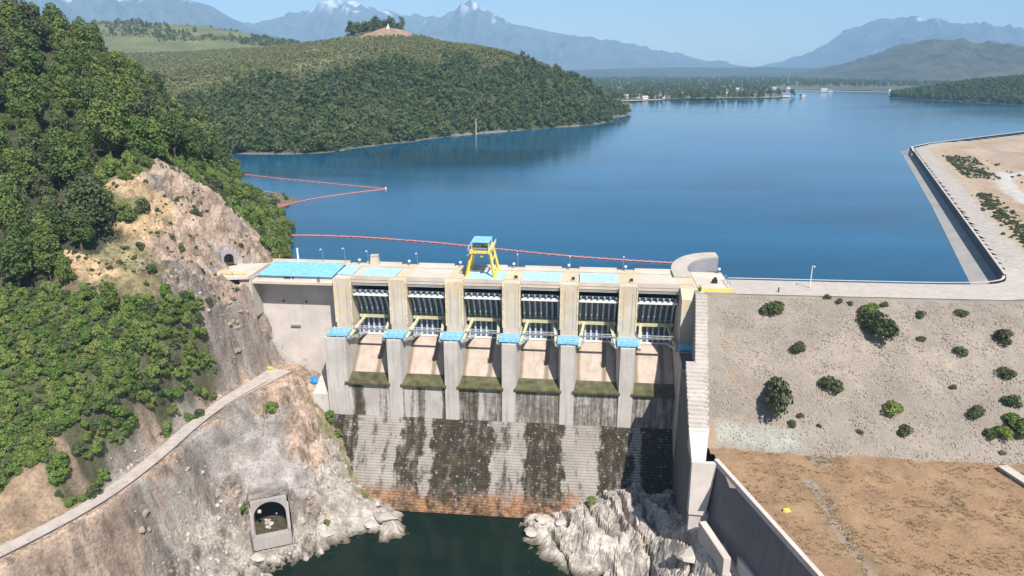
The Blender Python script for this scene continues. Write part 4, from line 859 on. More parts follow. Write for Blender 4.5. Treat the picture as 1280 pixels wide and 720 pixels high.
# ================================================================== TUNNEL PORTALS
def portal(name, loc, dirv, w_, h_, wall_w, wall_h, label, mat, extra=True):
    rz = math.atan2(dirv.y, dirv.x) + math.pi / 2; o = empty(name, loc, rz); tag(o, label, 'tunnel portal')
    # local: -y faces out. arch opening
    n = 14; r = w_ / 2; hs = h_ - r; arch = [(-r, 0)] + [(-r * math.cos(math.pi * i / n), hs + r * math.sin(math.pi * i / n)) for i in range(n + 1)] + [(r, 0)]
    m = MB(); no = len(arch)
    ow = wall_w / 2
    outer = [(-ow, 0)] + [(-ow + wall_w * i / n, wall_h) if 0 < i < n else ((-ow, wall_h) if i == 0 else (ow, wall_h)) for i in range(n + 1)] + [(ow, 0)]
    for y in (-.0, 1.2): m.add([(a, y, b) for a, b in arch] + [(a, y, b) for a, b in outer], [(i, i + 1, no + i + 1, no + i) for i in range(no - 1)])
    m.add([(a, 0, b) for a, b in arch] + [(a, 8, b) for a, b in arch], [(i, i + 1, no + i + 1, no + i) for i in range(no - 1)])
    m.add([(a, 0, b) for a, b in outer] + [(a, 1.2, b) for a, b in outer], [(i, i + 1, no + i + 1, no + i) for i in range(no - 1)])
    m.build('headwall', M[mat], o)
    MB().add([(a, 7.9, b) for a, b in arch], [tuple(range(no))]).build('tunnel_depth', M['dark'], o)
    MB().add([(-r, 0, .05), (r, 0, .05), (r, 8, .6), (-r, 8, .6)], [(0, 1, 2, 3)]).build('tunnel_floor', M['silt'], o)
    if extra:
        MB().box(-ow, ow, -1.6, .2, -3.4, 0).build('sill', M[mat], o)
        for s in (-1, 1): MB().prism_u([(.3, wall_h - 1.5), (-1.5, 1.2), (-1.5, -3.2), (.3, -3.2)], s * ow - .3, s * ow + .3).build('wing_wall', M[mat], o)
    return o
pt = portal('tunnel_portal', Vector(PTL) + Vector((0, 0, .0)), prt_dir, 7.6, 8.8, 8.6, 9.3, 'large arched tunnel portal at the foot of the shotcrete slope near the pool', 'portal')
for i in range(9): 
    o = link('rubble_stone', PALE[i % 4], pt, (random.uniform(-1.4, 1.0), random.uniform(.6, 5), .7 + .15 * (i % 3)), i); o.scale = [random.uniform(.7, 1.5)] * 3
portal('small_tunnel_portal', UP, up_dir, 2.8, 3.4, 4.4, 4.2, 'small dark tunnel mouth in the grey rock face above the left end of the dam', 'conc_dk', extra=False)

# ================================================================== FLOATING BOOMS
def boom(name, pxs, label, sag=0):
    pts = [atz(x, y, .15) for x, y in pxs]; line = densify(pts, 8); o = empty(name, pts[0]); tag(o, label, 'boom'); m = MB(); P0 = Vector(pts[0])
    c = 0; m2 = MB()
    for a, b_ in zip(line[:-1], line[1:]):
        a = Vector(a) - P0; b_ = Vector(b_) - P0; Ln = (b_ - a).length; k = max(1, int(Ln / 3.2))
        for i in range(k):
            p = a.lerp(b_, i / k); q_ = a.lerp(b_, (i + .78) / k); m.tube(p, q_, .33 if (c % 3) else .36, n=6); c += 1
        m2.tube(a, b_, .1, n=4)
    f = m.build('float_line', M['red'], o); f['kind'] = 'stuff'; m2.build('cable', M['white'], o)
boom('floating_boom', [(352, 294), (400, 294.5), (460, 297), (540, 303), (600, 309), (700, 319), (780, 325), (848, 329)], 'long faded red floating boom curving across the lake just behind the dam')
boom('floating_boom', [(290, 216), (340, 222), (400, 228), (440, 232), (482, 236)], 'red floating boom farthest from the dam, reaching from the left shore to a point')
boom('floating_boom', [(482, 236.3), (450, 240), (400, 247), (365, 254), (345, 258)], 'red floating boom running from the rocky islet out to the point')
boom('floating_boom', [(316, 238), (335, 240), (352, 244), (362, 250), (361, 255), (350, 259), (338, 261)], 'short red floating boom looped round the rocky islet')
o = link('marker_buoy', MB().tube((0, 0, -.3), (0, 0, .9), .6, .3, 10).mesh('marker_buoy', M['white']), None, atz(482, 236, .2)); tag(o, 'small white buoy where two red booms meet', 'buoy')

# ================================================================== VEGETATION ON THE LEFT BANK
def veg_tree(kind, x, y, z, s, label, grp):
    cm, tm, rad = TREES[kind]; rz = random.uniform(0, 6.28); o = empty('broadleaf_tree', (x, y, z), rz); tag(o, label, 'tree', grp)
    link('trunk', tm, o, scale=(s, s, s)); sz = s * random.uniform(.85, 1.15); link('crown', cm, o, scale=(s * random.uniform(.9, 1.1), s, sz)); return o
def shrub(me, loc, s, label, grp, cat='shrub', name='shrub', zs=1.0):
    o = link(name, me, None, loc, random.uniform(0, 6.28), (s * random.uniform(.85, 1.2), s, s * zs)); tag(o, label, cat, grp); return o
def sample(n, box_, zone_names, mind, extra=None, tries=40000, sd_=1):
    r = np.random.default_rng(sd_); x = r.uniform(box_[0], box_[1], tries); y = r.uniform(box_[2], box_[3], tries)
    z = hill(x, y); zi = zone_blend(x, y, z, np.array([1.0 if k in zone_names else 0.0 for k in ZN])); ok = zi > .5
    if extra is not None: ok &= extra(x, y, z)
    x, y = x[ok], y[ok]; cell = {}; out = []
    for a, b in zip(x, y):
        m_ = mind(a, b) if callable(mind) else mind; i, j = int(a // m_), int(b // m_)
        key = lambda i, j: (i, j)
        if any(math.hypot(a - p[0], b - p[1]) < m_ for di in (-1, 0, 1) for dj in (-1, 0, 1) for p in cell.get((i + di, j + dj), ())): continue
        cell.setdefault((i, j), []).append((a, b)); out.append((a, b))
        if len(out) >= n: break
    return out
def inview(x, y, z, mg=60):
    zz = z - CAM_H; d = y * cp - zz * sp; up = y * sp + zz * cp; px = 640 + FPX * x / d; py = 360 - FPX * up / d
    return (d > 5) & (px > -mg) & (px < 1280 + mg) & (py > -mg * 2) & (py < 720 + mg)
FT = sample(900, (-330, -90, 120, 480), ('forest',), 5.8, lambda x, y, z: inview(x, y, z) & (z > .5), sd_=3)
FT.sort(key=lambda p: p[0] ** 2 + p[1] ** 2)
KN_ = ['dark green', 'bright green', 'dusty olive']
for i, (x, y) in enumerate(FT[:290]):
    k = random.choice([0, 0, 1, 2, 5, 5, 3, 3, 4, 4]); z = float(ground_at(x, y)); g_ = 1 if k == 3 else 2 if k == 4 else 0
    zz = z + 6 - CAM_H; d = y * cp - zz * sp; px_ = 640 + FPX * x / d; py_ = 360 - FPX * (y * sp + zz * cp) / d
    ph = ('at the left edge low on the hillside' if py_ > 230 else 'at the left edge high on the hillside') if px_ < 60 else ('just above the ochre scar' if py_ > 140 and px_ > 120 else 'left of the ochre scar' if py_ > 200 else 'below the hilltop skyline')
    veg_tree(k, x, y, z - .5, random.choice([.7, .9, 1.0, 1.2, 1.5, 1.75]) * random.uniform(.9, 1.1), KN_[g_] + ' forest tree ' + ph, KN_[g_] + ' forest trees ' + ph)
CT = proto_coll('forest_crowns', [t[0] for t in TREES])
rest = FT[290:]
if rest: scatter('distant_forest', [(x, y, float(ground_at(x, y)) - .5) for x, y in rest], [random.uniform(.8, 1.4) for _ in rest], CT, 'dense forest mass on the far upper part of the left hillside', 'forest')
BR = sample(2200, (-150, -70, 95, 240), ('brush',), 1.55, lambda x, y, z: inview(x, y, z), sd_=4, tries=120000); BR.sort(key=lambda p: p[0] ** 2 + p[1] ** 2)
def steepness(x, y): return np.hypot(hill(x + 1, y) - hill(x, y), hill(x, y + 1) - hill(x, y))
B2 = sample(900, (-110, -70, 110, 200), ('brush',), .95, lambda x, y, z: inview(x, y, z) & (seg_dist(x, y, ROAD)[0] > 5) & (steepness(x, y) > 1.0), sd_=14, tries=90000)
def where(x, y, z):
    zz = z - CAM_H; d = y * cp - zz * sp; return 640 + FPX * x / d, 360 - FPX * (y * sp + zz * cp) / d
for i, (x, y) in enumerate(BR[:200]):
    k = random.choice([0, 0, 1, 2, 4, 4, 3]); z = float(ground_at(x, y)); px_ = where(x, y, z)[0]
    ph = 'beside the left edge of the service road' if px_ < 90 else 'above the middle of the service road' if px_ < 170 else 'above the grey shotcrete bank'
    shrub(SHRUBS[k], (x, y, z - .2), random.uniform(.55, 1.2), 'leafy green shrub in the thicket ' + ph, 'green thicket shrubs ' + ph)
CS = proto_coll('thicket_crowns', SHRUBS); r_ = BR[200:] + B2 
if r_: scatter('thicket', [(x, y, float(ground_at(x, y)) - .2) for x, y in r_], [random.uniform(.5, 1.25) for _ in r_], CS, 'thick mass of green shrubs covering the slope above the service road', 'thicket')
VG = sample(420, (-190, -62, 170, 360), ('veg',), 3.2, lambda x, y, z: inview(x, y, z) & (z > -.5), sd_=5)
VG.sort(key=lambda p: p[0] ** 2 + p[1] ** 2)
scatter('spur_scrub', [(x, y, float(ground_at(x, y)) - .2) for x, y in VG[90:]], [random.uniform(.8, 1.8) for _ in VG[90:]], CS, 'dense green scrub along the lakeside edge of the rocky spur', 'scrub')
for i, (x, y) in enumerate(VG[:90]):
    k = random.choice([0, 1, 2, 3, 4]); shrub(SHRUBS[k], (x, y, float(ground_at(x, y)) - .2), random.uniform(.8, 1.7), 'green shrub on the steep lakeside edge of the rocky spur', 'green shrubs on the lakeside edge of the rocky spur', zs=1.25)
# single trees that stand out
def put(x, y, z_guess):                     # nearest ground along the sight line to a surveyed elevation
    d = np.array(ray(x, y)); 
    for t in np.arange(90, 420, .5):
        p = d * t; z = CAM_H + p[2]
        if -440 < p[0] < 60 and p[1] < 530 and z <= float(ground_at(p[0], p[1])): return (p[0], p[1], float(ground_at(p[0], p[1])))
    return atz(x, y, z_guess)
for x, y, k, s, lb in [(238, 455, 0, .62, 'dark round tree on the rock beside the bend of the service road'), (140, 392, 1, .85, 'tall dark tree standing at the right edge of the thicket below the ochre scar'), (228, 316, 3, .38, 'small lone green tree on the bare ochre rock face'),
                       (196, 455, 2, .5, 'low dark tree on the lower edge of the thicket above the grey shotcrete'), (330, 262, 0, .55, 'dark green tree on the lakeside spur near the islet'), (352, 300, 2, .5, 'dense green tree at the water edge left of the white mast'), (356, 325, 0, .5, 'dark tree at the very end of the spur beside the white mast')]:
    p = put(x, y, 0); veg_tree(k, p[0], p[1], p[2] - .6, s, lb, None)
for x, y, s, k, lb in [(342, 513, 1.2, 0, 'bright green bush on the tan slope above the large tunnel portal'), (412, 528, 1.3, 4, 'green bush clinging to the left edge of the stained chute'), (422, 545, 1.0, 1, 'smaller green bush at the left edge of the chute steps'),
                       (308, 645, .9, 1, 'green bush left of the large tunnel portal'), (409, 654, .6, 0, 'small green bush on the pale rock right of the large tunnel portal'), (738, 630, .95, 0, 'bright green bush on the outcrop at the foot of the chute'), (691, 674, .8, 0, 'yellow-green bush low on the outcrop near the pool'), (457, 622, .7, 1, 'small green bush in the rock cleft beside the chute'),
                       (175, 312, 1.0, 3, 'olive bush on the ledge of the ochre scar'), (215, 298, .6, 3, 'small bush above the lone tree on the ochre scar'), (245, 268, 1.0, 3, 'grey-green bush on the upper ochre scar'), (160, 225, .8, 2, 'bush at the top left of the ochre scar'), (262, 385, .8, 3, 'dusty bush on the cliff left of the dam'), (205, 370, 1.2, 0, 'green bush on the grassy ledge left of the cliff'), (190, 340, 1.1, 3, 'olive bush on the dirt ledge left of the small tunnel mouth')]:
    p = put(x, y, -40); shrub(SHRUBS[k], (p[0], p[1], p[2] - .15), s, lb, None, 'bush', 'bush')
GB = sample(900, (-125, -66, 105, 240), ('grass', 'tan', 'ochre'), 1.1, lambda x, y, z: inview(x, y, z) & (z > -21) & (fbm(x / 7, y / 7, 3, 3) > .12), sd_=9)
GB = [p for p in GB if seg_dist(np.array([p[0]]), np.array([p[1]]), ROAD)[0][0] > 3.5]
scatter('dry_scrub', [(x, y, float(ground_at(x, y)) - .1) for x, y in GB], [random.choice([.12, .16, .2, .26, .34, .5]) * random.uniform(.8, 1.25) for _ in GB], proto_coll('dry_scrub_crowns', DRY + SHRUBS[3:4]), 'small dry bushes scattered over the bare rock of the left bank', 'scrub')
# blue tarpaulin
p = put(393, 478, -28); m = MB(); vs__ = [(-1.1, -.9, .2), (.2, -1.2, .5), (1.3, -.4, .2), (1.0, .8, .9), (-.2, 1.0, 1.5), (-1.2, .5, .8), (0, 0, 1.5)]
m.add(vs__, [(i, (i + 1) % 6, 6) for i in range(6)]); m.add([(a, b, -.4) for a, b, c in vs__[:6]] + vs__[:6], [(i, (i + 1) % 6, 6 + (i + 1) % 6, 6 + i) for i in range(6)]); m.add([(1.0, .3, .3), (3.6, -.6, -.5), (3.5, -1.0, -.6), (1.0, -.4, .2)], [(0, 1, 2, 3)])
o = m.build('tarpaulin', M['tarp'], None, p); tag(o, 'crumpled blue tarpaulin on the tan slope beside the leftmost pier', 'tarpaulin')
p = put(336, 461, -24); o = empty('yellow_barrier', (p[0], p[1], -24.5)); tag(o, 'low yellow barrier at the top end of the service road', 'barrier')
MB().box(-1.3, 1.3, -.2, .2, .35, .9).build('panel', M['yellow'], o)
for s in (-1, 1): MB().bar((s * 1.1, 0, 0), (s * 1.1, 0, .4), .15).build('leg', M['yellow'], o)

# boulders along the gorge
BL = [(486, 650, 5.5, 3.2, 2.0, 'large flat pale slab of rock jutting into the pool at the foot of the chute'), (470, 632, 3.0, 2.4, 2.4, 'pale upright rock at the top of the flat slab beside the chute'), (462, 655, 3.2, 2.2, 1.2, 'broken pale rock between the slab and the left bank'), (664, 668, 3.2, 2.6, 2.0, 'pale boulder at the pool edge of the right outcrop'),
      (676, 650, 3.0, 2.2, 1.8, 'pale boulder under the chute steps on the right outcrop'), (700, 655, 2.6, 2.0, 1.6, 'tan boulder in the middle of the right outcrop'), (720, 628, 3.0, 2.4, 2.0, 'speckled boulder where the outcrop meets the chute'), (862, 700, 5.5, 4.0, 3.6, 'rounded pale boulder beside the footing of the retaining wall'), (408, 668, 3.5, 2.0, 1.2, 'low pale boulder on the shore right of the large portal'),
      (322, 700, 3.4, 2.4, 1.8, 'pale boulder below the sill of the large portal'), (636, 652, 1.0, .8, .5, 'tiny pale rock in the pool near the chute')]
for i, (x, y, a, b_, c, lb) in enumerate(BL):
    p = put(x, y, -54); me = stone_mesh('boulder', M['rock'], 60 + i, 3); o = link('boulder', me, None, (p[0], p[1], max(p[2], -55.2) + c * .12), random.uniform(-.4, .4), (a * 1.25, b_ * 1.4, c * 1.3)); tag(o, lb, 'rock')
SP = sample(2600, (-110, 62, 95, 178), ('pale', 'grey'), .9, lambda x, y, z: inview(x, y, z) & (z > -55) & (fbm(x / 6, y / 6, 3, 2) > .0), sd_=12, tries=26000)
SP = [(x, y, float(ground_at(x, y))) for x, y in SP]; SP = [p for p in SP if not (p[0] > 6) and not (-50.5 < L(p)[0] < 48 and L(p)[1] > -9) and seg_dist(np.array([p[0]]), np.array([p[1]]), ROAD)[0][0] > 3 and not (L(p)[0] > 44 and L(p)[1] > -55)]
scatter('rock_debris', SP, [random.choice([.3, .4, .5, .7, 1.1]) for _ in SP], proto_coll('debris_stones', PALE), 'loose pale stones strewn over the gorge rocks', 'stones', tilt=1.5)

CRG = []
for nm, zn, nn_, md_, rng_, cl_ in (('cliff_face_crags', ('grey',), 2600, .55, (.6, 2.2), M['crag']), ('gorge_crags', ('pale',), 420, 1.4, (.7, 2.6), M['crag_pale'])):
    q = sample(nn_, (-110, 62, 95, 240), zn, md_, lambda x, y, z: inview(x, y, z) & (z > -56) & (fbm(x / 10, y / 10, 8, 2) > -.1), sd_=21, tries=30000)
    q = [(x, y, float(ground_at(x, y)) - .5) for x, y in q if not (L((x, y, 0))[0] > 8 and nm == 'gorge_crags')]; q = [p for p in q if not (-51 < L(p)[0] < 48 and L(p)[1] > -11) and seg_dist(np.array([p[0]]), np.array([p[1]]), ROAD)[0][0] > 4.5 and not (L(p)[0] > 44 and L(p)[1] > -55) and math.hypot(p[0] - PTL[0], p[1] - PTL[1]) > 7 and math.hypot(p[0] - UP.x, p[1] - UP.y) > 5 and not (-84 < L(p)[0] < -50 and L(p)[1] > -3 and L(p)[1] < 16)]
    scatter(nm, q, [rng_[0] + (rng_[1] - rng_[0]) * random.random() ** 2 for _ in q], proto_coll(nm + '_shapes', [stone_mesh('crag', cl_, 500 + i, 2) for i in range(7)]), 'angular broken rock standing out of the left bank and gorge', 'rock', tilt=.9, zsc=1.1)
# ================================================================== EMBANKMENT STONES AND BUSHES
n = 15000; r = np.random.default_rng(5); u = r.uniform(50, 150, n); v = r.uniform(-46, -6, n); k = ~((u < 54.4) & (v > -25)) & (u < 135); u, v = u[k], v[k]
pts = np.stack([cT * u - sT * v, OY + sT * u + cT * v, EMB(v) + .05], 1)
scatter('riprap', pts, r.choice([.22, .3, .42, .65], len(u), p=[.35, .35, .22, .08]), proto_coll('riprap_stones', STONES), 'loose stones covering the downstream face of the embankment', 'stones', tilt=1.5)
EB = [(968, 386, 17, 3, 'wide dark bush nearest the left end of the embankment crest'), (995, 436, 12, 3, 'round dark bush in the second row left of the big double bush'), (1086, 392, 12, 0, 'green upper half of the big double bush on the embankment'), (1095, 416, 21, 3, 'large dark bush, lower half of the double bush on the embankment'),
      (970, 505, 24, 3, 'largest tall dark bush low on the left of the embankment'), (1037, 483, 15, 3, 'oval dark bush in the middle of the embankment slope'), (1118, 515, 11, 0, 'bright yellow-green bush on the lower embankment'), (1131, 538, 10, 3, 'brown-grey round bush below the bright green one'), (1150, 393, 8, 3, 'small round bush high on the embankment, left of a similar one'),
      (1202, 392, 9, 3, 'small round bush high on the embankment under the road bend'), (1152, 424, 7, 3, 'small olive bush right of the big double bush'), (1200, 440, 9, 2, 'small dark green bush low right of the road bend'), (1255, 422, 15, 2, 'green spreading bush at the right edge of the embankment'), (1258, 468, 13, 3, 'elongated dark bush at the right edge, below the green spreading one'),
      (1262, 502, 12, 3, 'brown-green bush at the right edge, third from the top'), (1217, 517, 12, 3, 'elongated brownish bush low on the right of the embankment'), (1076, 388, 8, 3, 'small bush touching the top of the big double bush'), (1104, 381, 6, 3, 'small bush under the crest right of the double bush'), (1035, 372, 6, 3, 'low dry bush tucked under the crest, left of three'), (1048, 377, 6, 3, 'low dry bush tucked under the crest, middle of three'),
      (1062, 379, 5, 3, 'low dry bush tucked under the crest, right of three'), (1000, 520, 5, 2, 'tiny green bush beside the largest dark bush'), (1024, 533, 4, 3, 'tiny dry tuft below the middle of the embankment'), (1075, 540, 5, 3, 'tiny olive bush near the foot of the embankment'), (1190, 484, 5, 3, 'tiny dry bush on the right half of the embankment'), (990, 530, 6, 3, 'low bush just below the largest dark bush')]
for x, y, rp, k, lb in EB:
    p = atslope(x, y + rp * .25); s = rp * .205 / 1.7; me = DRY[(x + y) % 3] if k in (2, 3) else SHRUBS[k]
    ob = shrub(me, (p[0], p[1], p[2] - .1), s * 1.0, lb, None, 'bush', 'embankment_bush', zs=1.1)
    if rp > 20: ob.rotation_euler = (0, 0, .25 if x > 1000 else -.3); ob.scale = (s * .85, s * 1.75, s * 1.5)
for i, (x, y, s, k) in enumerate([(1252, 545, 1.3, 0), (1268, 560, 1.5, 4), (1262, 530, 1.2, 0), (1240, 560, 1.0, 3), (1276, 540, 1.5, 2), (1228, 566, .8, 3), (1282, 566, 1.4, 0), (1250, 572, .9, 3), (1236, 545, .9, 3)]):
    p = atslope(x, y) if y < 556 else atz(x, y, -19); shrub(SHRUBS[k], (p[0], p[1], p[2] - .1), s, 'bush in the green clump behind the channel wall at the right edge', 'bushes in the clump at the right edge', 'bush', 'bush')
# dry grass tufts on the bench
def tuft(seed):
    r = random.Random(seed); m = MB()
    for i in range(14):
        a = r.uniform(0, 6.28); l = r.uniform(.25, .55); m.add([(math.cos(a) * .05, math.sin(a) * .05, 0), (math.cos(a + .9) * .08, math.sin(a + .9) * .08, 0), (math.cos(a) * l * .8, math.sin(a) * l * .8, l)], [(0, 1, 2)])
    return m.mesh('tuft', M['tuft'])
M['tuft'] = leafmat('dry_grass_blades', [(.30, .19, .10), (.35, .24, .12), (.26, .18, .09), (.38, .27, .14)])
n = 9000; u = r.uniform(46, 118, n); v = r.uniform(-98, -46, n); k = (u > 49.6 + (-51 - v) * .3045) & (fbm(u / 5, v / 5, 0, 3) > -.1); u, v = u[k], v[k]
scatter('dry_grass', np.stack([cT * u - sT * v, OY + sT * u + cT * v, np.full(len(u), -19.05)], 1), r.uniform(.5, 1.3, len(u)), proto_coll('grass_tufts', [tuft(i) for i in range(3)]), 'dry straw-coloured grass covering the flat field behind the retaining wall', 'grass')
p = atz(983, 639, -19); o = empty('yellow_sack', p, .4); tag(o, 'small yellow sack lying alone on the dry grass field', 'sack')
MB().prism_z([(-.8, -.5), (.7, -.6), (.9, .4), (-.6, .6)], -.1, .5, [(-.5, -.3), (.4, -.4), (.5, .2), (-.4, .3)]).build('sack_body', M['yellow'], o); MB().prism_z([(-.9, -.1), (-.5, -.3), (-.5, .2)], .1, .75).build('tied_end', M['yellow'], o)
VT = sample(2600, (-112, -60, 100, 215), ('tan', 'grass', 'ochre', 'shot', 'grey'), .7, lambda x, y, z: inview(x, y, z) & (z > -40) & ((fbm(x / 5, y / 5, 11, 3) > .15) | ((seg_dist(x, y, ROAD)[0] < 4.2) & (seg_dist(x, y, ROAD)[0] > 2.2))), sd_=44, tries=70000)
scatter('verge_grass', [(x, y, float(ground_at(x, y)) - .05) for x, y in VT], [random.uniform(.6, 1.5) for _ in VT], bpy.data.collections['grass_tufts'], 'dry grass tufts along the service road and in the rock ledges', 'grass')
# green strips along the right bank
sp_pts = []; 
for i in range(700):
    t = random.random(); 
    if random.random() < .45: base = E1 + du * (Ls * (.08 + .38 * random.random())); off = 16 + random.gauss(0, 2.3)
    else: base = E1 + du * (Ls * (.62 + .34 * random.random())); off = 16 + abs(random.gauss(0, 12))
    q = base - nn * off; sp_pts.append(W(q.x, q.y, 3.8 if off < 34 else 1.5))
scatter('bank_scrub', sp_pts, [random.uniform(.3, .8) for _ in sp_pts], proto_coll('scrub', [SHRUBS[3], DRY[0], DRY[1]]), 'strip of green scrub along the right bank road', 'scrub')

# ================================================================== HEADLAND ACROSS THE LAKE
HP = []
for x, y in [(262,191),(300,193),(350,193),(400,192),(428,189),(460,184),(520,177),(560,171),(600,167),(650,163),(700,159),(745,156),(768,152),(772,146)]: HP.append(atz(x, y, 0))
for p in list(HP): HP.append((p[0] + 3, p[1] - 25, -6))
for x, y, Yd, dz in [(262,150,590,-6),(350,150,640,-6),(450,140,660,-7),(550,125,740,-7),(650,120,830,-7),(720,125,900,-7),(755,135,930,-7),(450,78,800,-8),(350,80,780,-8),(250,100,760,-8),(550,70,860,-8),(600,64,920,-8),(640,62,950,-8),(700,82,990,-8),(740,102,1000,-8),(762,125,985,-8),
    (450,50,1080,-4),(400,52,1150,-3),(540,50,1080,-4),(600,57,1050,-5),(350,58,1100,-3),(300,72,1000,-3),(200,85,950,-3),(150,90,1050,-3),(478,34,1130,-1),(500,36,1130,0),(460,42,1120,-2),(520,45,1120,-2),
    (250,64,1400,-2),(120,70,1300,-2),(350,54,1450,-3),(95,36,1800,-2),(120,28,1850,-2),(180,27,1900,-2),(260,32,1900,-2),(310,43,2000,-2),(345,50,2100,-2),(50,60,1500,0),(0,50,1800,0)]: HP.append(atY(x, y, Yd, dz))
HP += [(-250, 1400, 75), (0, 1300, 60), (100, 1150, 15), (170, 1050, -6), (60, 1500, -5), (-600, 2300, 110), (-300, 2300, 40), (-100, 1700, 20), (0, 2000, -5), (-1500, 1200, 60), (-1500, 2400, 90), (-800, 800, 40), (-700, 600, 15), (-1200, 2700, 60), (-400, 2700, 0), (300, 1500, -8), (300, 1000, -10), (300, 2500, -8), (-480, 470, 5), (-600, 450, 20)]
hl = RBF(HP); xs2 = np.arange(-1500, 320, 9.0); ys2 = np.arange(430, 2700, 9.0); X2, Y2 = np.meshgrid(xs2, ys2); Z2 = hl(X2, Y2) + fbm(X2 / 90, Y2 / 90, 0, 4) * 4 * np.clip((hl(X2, Y2)) / 10, 0, 1)
KN = Vector(atY(490, 42, 1130)); dk = np.hypot(X2 - KN.x, Y2 - KN.y)
c2m = np.ones(X2.shape + (3,)) * np.array([.14, .15, .06]); c2m = c2m * (1 + .35 * fbm(X2 / 60, Y2 / 60, 2, 4)[..., None])
nf = np.clip(1 - (Y2 - (600 + .75 * (X2 + 420) + 20)) / 40, 0, 1)[..., None]; c2m = c2m * (1 - nf) + np.array([.05, .062, .026]) * nf
km = np.clip((62 - dk) / 18, 0, 1)[..., None]; c2m = c2m * (1 - km) + np.array([.33, .21, .14]) * km
shb = np.clip((.45 - Z2) / .4, 0, 1)[..., None]; c2m = c2m * (1 - shb) + np.array([.26, .23, .18]) * shb
gridmesh('headland', X2, Y2, Z2, ground_mat('headland_ground', .08, .4, cont=.4), c2m)
r = np.random.default_rng(31)
def on_hl(n, x0, x1, y0, y1, cond):
    x = r.uniform(x0, x1, n); y = r.uniform(y0, y1, n); z = hl(x, y); k = cond(x, y, z) & inview(x, y, z, 40); return np.stack([x[k], y[k], z[k] - .5], 1)
def slope_zone(x, y, z):                      # native forest fringe between shore and plantation
    return (z > .15) & (y < 600 + .75 * (x + 420) + 20 + fbm(x / 60, y / 60, 4, 3) * 50) & (y < 1010)
P_ = on_hl(16000, -620, 200, 440, 1010, slope_zone); CF = proto_coll('native_crowns', FART)
scatter('native_forest', P_, r.choice([.5, .7, .9, 1.1, 1.5], len(P_)), CF, 'dark native forest covering the headland slope down to the lake', 'forest')
P_ = on_hl(30000, -900, 160, 620, 1350, lambda x, y, z: (z > 6) & ~slope_zone(x, y, z) & (np.hypot(x - KN.x, y - KN.y) > 45 + fbm(x / 20, y / 20, 0, 2) * 15))
scatter('eucalyptus_plantation', P_, r.uniform(.7, 1.3, len(P_)), proto_coll('plantation_crowns', EUCA), 'olive young plantation trees covering the top of the headland', 'plantation')
P_ = on_hl(9000, -1500, -200, 1500, 2300, lambda x, y, z: (z > 10) & (fbm(x / 160, y / 160, 8, 3) > .0)); scatter('far_hill_trees', P_, r.uniform(.8, 1.6, len(P_)), proto_coll('far_hill_crowns', EUCA + FART[:1]), 'low woodland on the hill behind the headland', 'forest')
# grove on the knoll and small white shrine
for i in range(34):
    x = 437 + 66 * ((i * .618) % 1) ; Yd = 1150 + random.uniform(-10, 60); yb = 44 - 10 * math.sin(max(0, min(1, (x - 437) / 66)) * math.pi * .6)
    p = atY(x, yb, Yd); z = float(hl(np.array([p[0]]), np.array([p[1]]))[0]); o = link('knoll_tree', FART[i % 4], None, (p[0], p[1], z - 1), random.random() * 6, (2.3, 2.3, 2.3 + .7 * random.random())); tag(o, 'dark rounded tree in the grove on top of the bare knoll', 'tree', 'trees in the grove on the knoll')
p = atY(485, 33, 1128); z = float(hl(np.array([p[0]]), np.array([p[1]]))[0]); o = empty('shrine', (p[0], p[1], z)); tag(o, 'tiny white monument on the bare top of the knoll', 'monument')
MB().box(-2.2, 2.2, -2, 2, -1, 2.5).build('plinth', M['white'], o); MB().prism_z([(-1, -1), (1, -1), (1, 1), (-1, 1)], 2.5, 7, [(-.3, -.3), (.3, -.3), (.3, .3), (-.3, .3)]).build('spire', M['white'], o)
# dead tree and pale tower at shore
p = atz(595, 167, .5); o = empty('dead_tree', p); tag(o, 'bare grey dead tree standing at the headland shore', 'tree'); m = MB(); m.tube((0, 0, -1), (0, 0, 14), .7, .3, 7); m.build('trunk', M['conc'], o)
m = MB()
for i in range(7): a = i * 2.1; m.tube((0, 0, 5 + i * 1.3), (math.cos(a) * 2.2, math.sin(a) * 2.2, 7.5 + i * 1.3), .2, .06, 5)
m.build('branches', M['conc'], o)
# rocky islet
X3, Y3 = np.meshgrid(np.linspace(-1, 1, 40), np.linspace(-1, 1, 40)); ic = Vector(atz(348, 252, 0)); rr = np.hypot(X3, Y3)
gridmesh('islet', ic.x + X3 * 9, ic.y + Y3 * 15, (1 - rr ** 1.5) * 3.4 + fbm(X3 * 3, Y3 * 3, 1, 4) * 1.2 * (1 - rr).clip(0, 1) - .4, rockM, np.ones((40, 40, 3)) * np.array([.15, .14, .08]))
for i in range(10):
    a = random.uniform(0, 6.28); q = random.uniform(0, .7); shrub(SHRUBS[i % 5], (ic.x + math.cos(a) * q * 7, ic.y + math.sin(a) * q * 12, 1.4), .75, 'shrub growing on the rocky islet inside the boom loop', 'shrubs on the rocky islet')

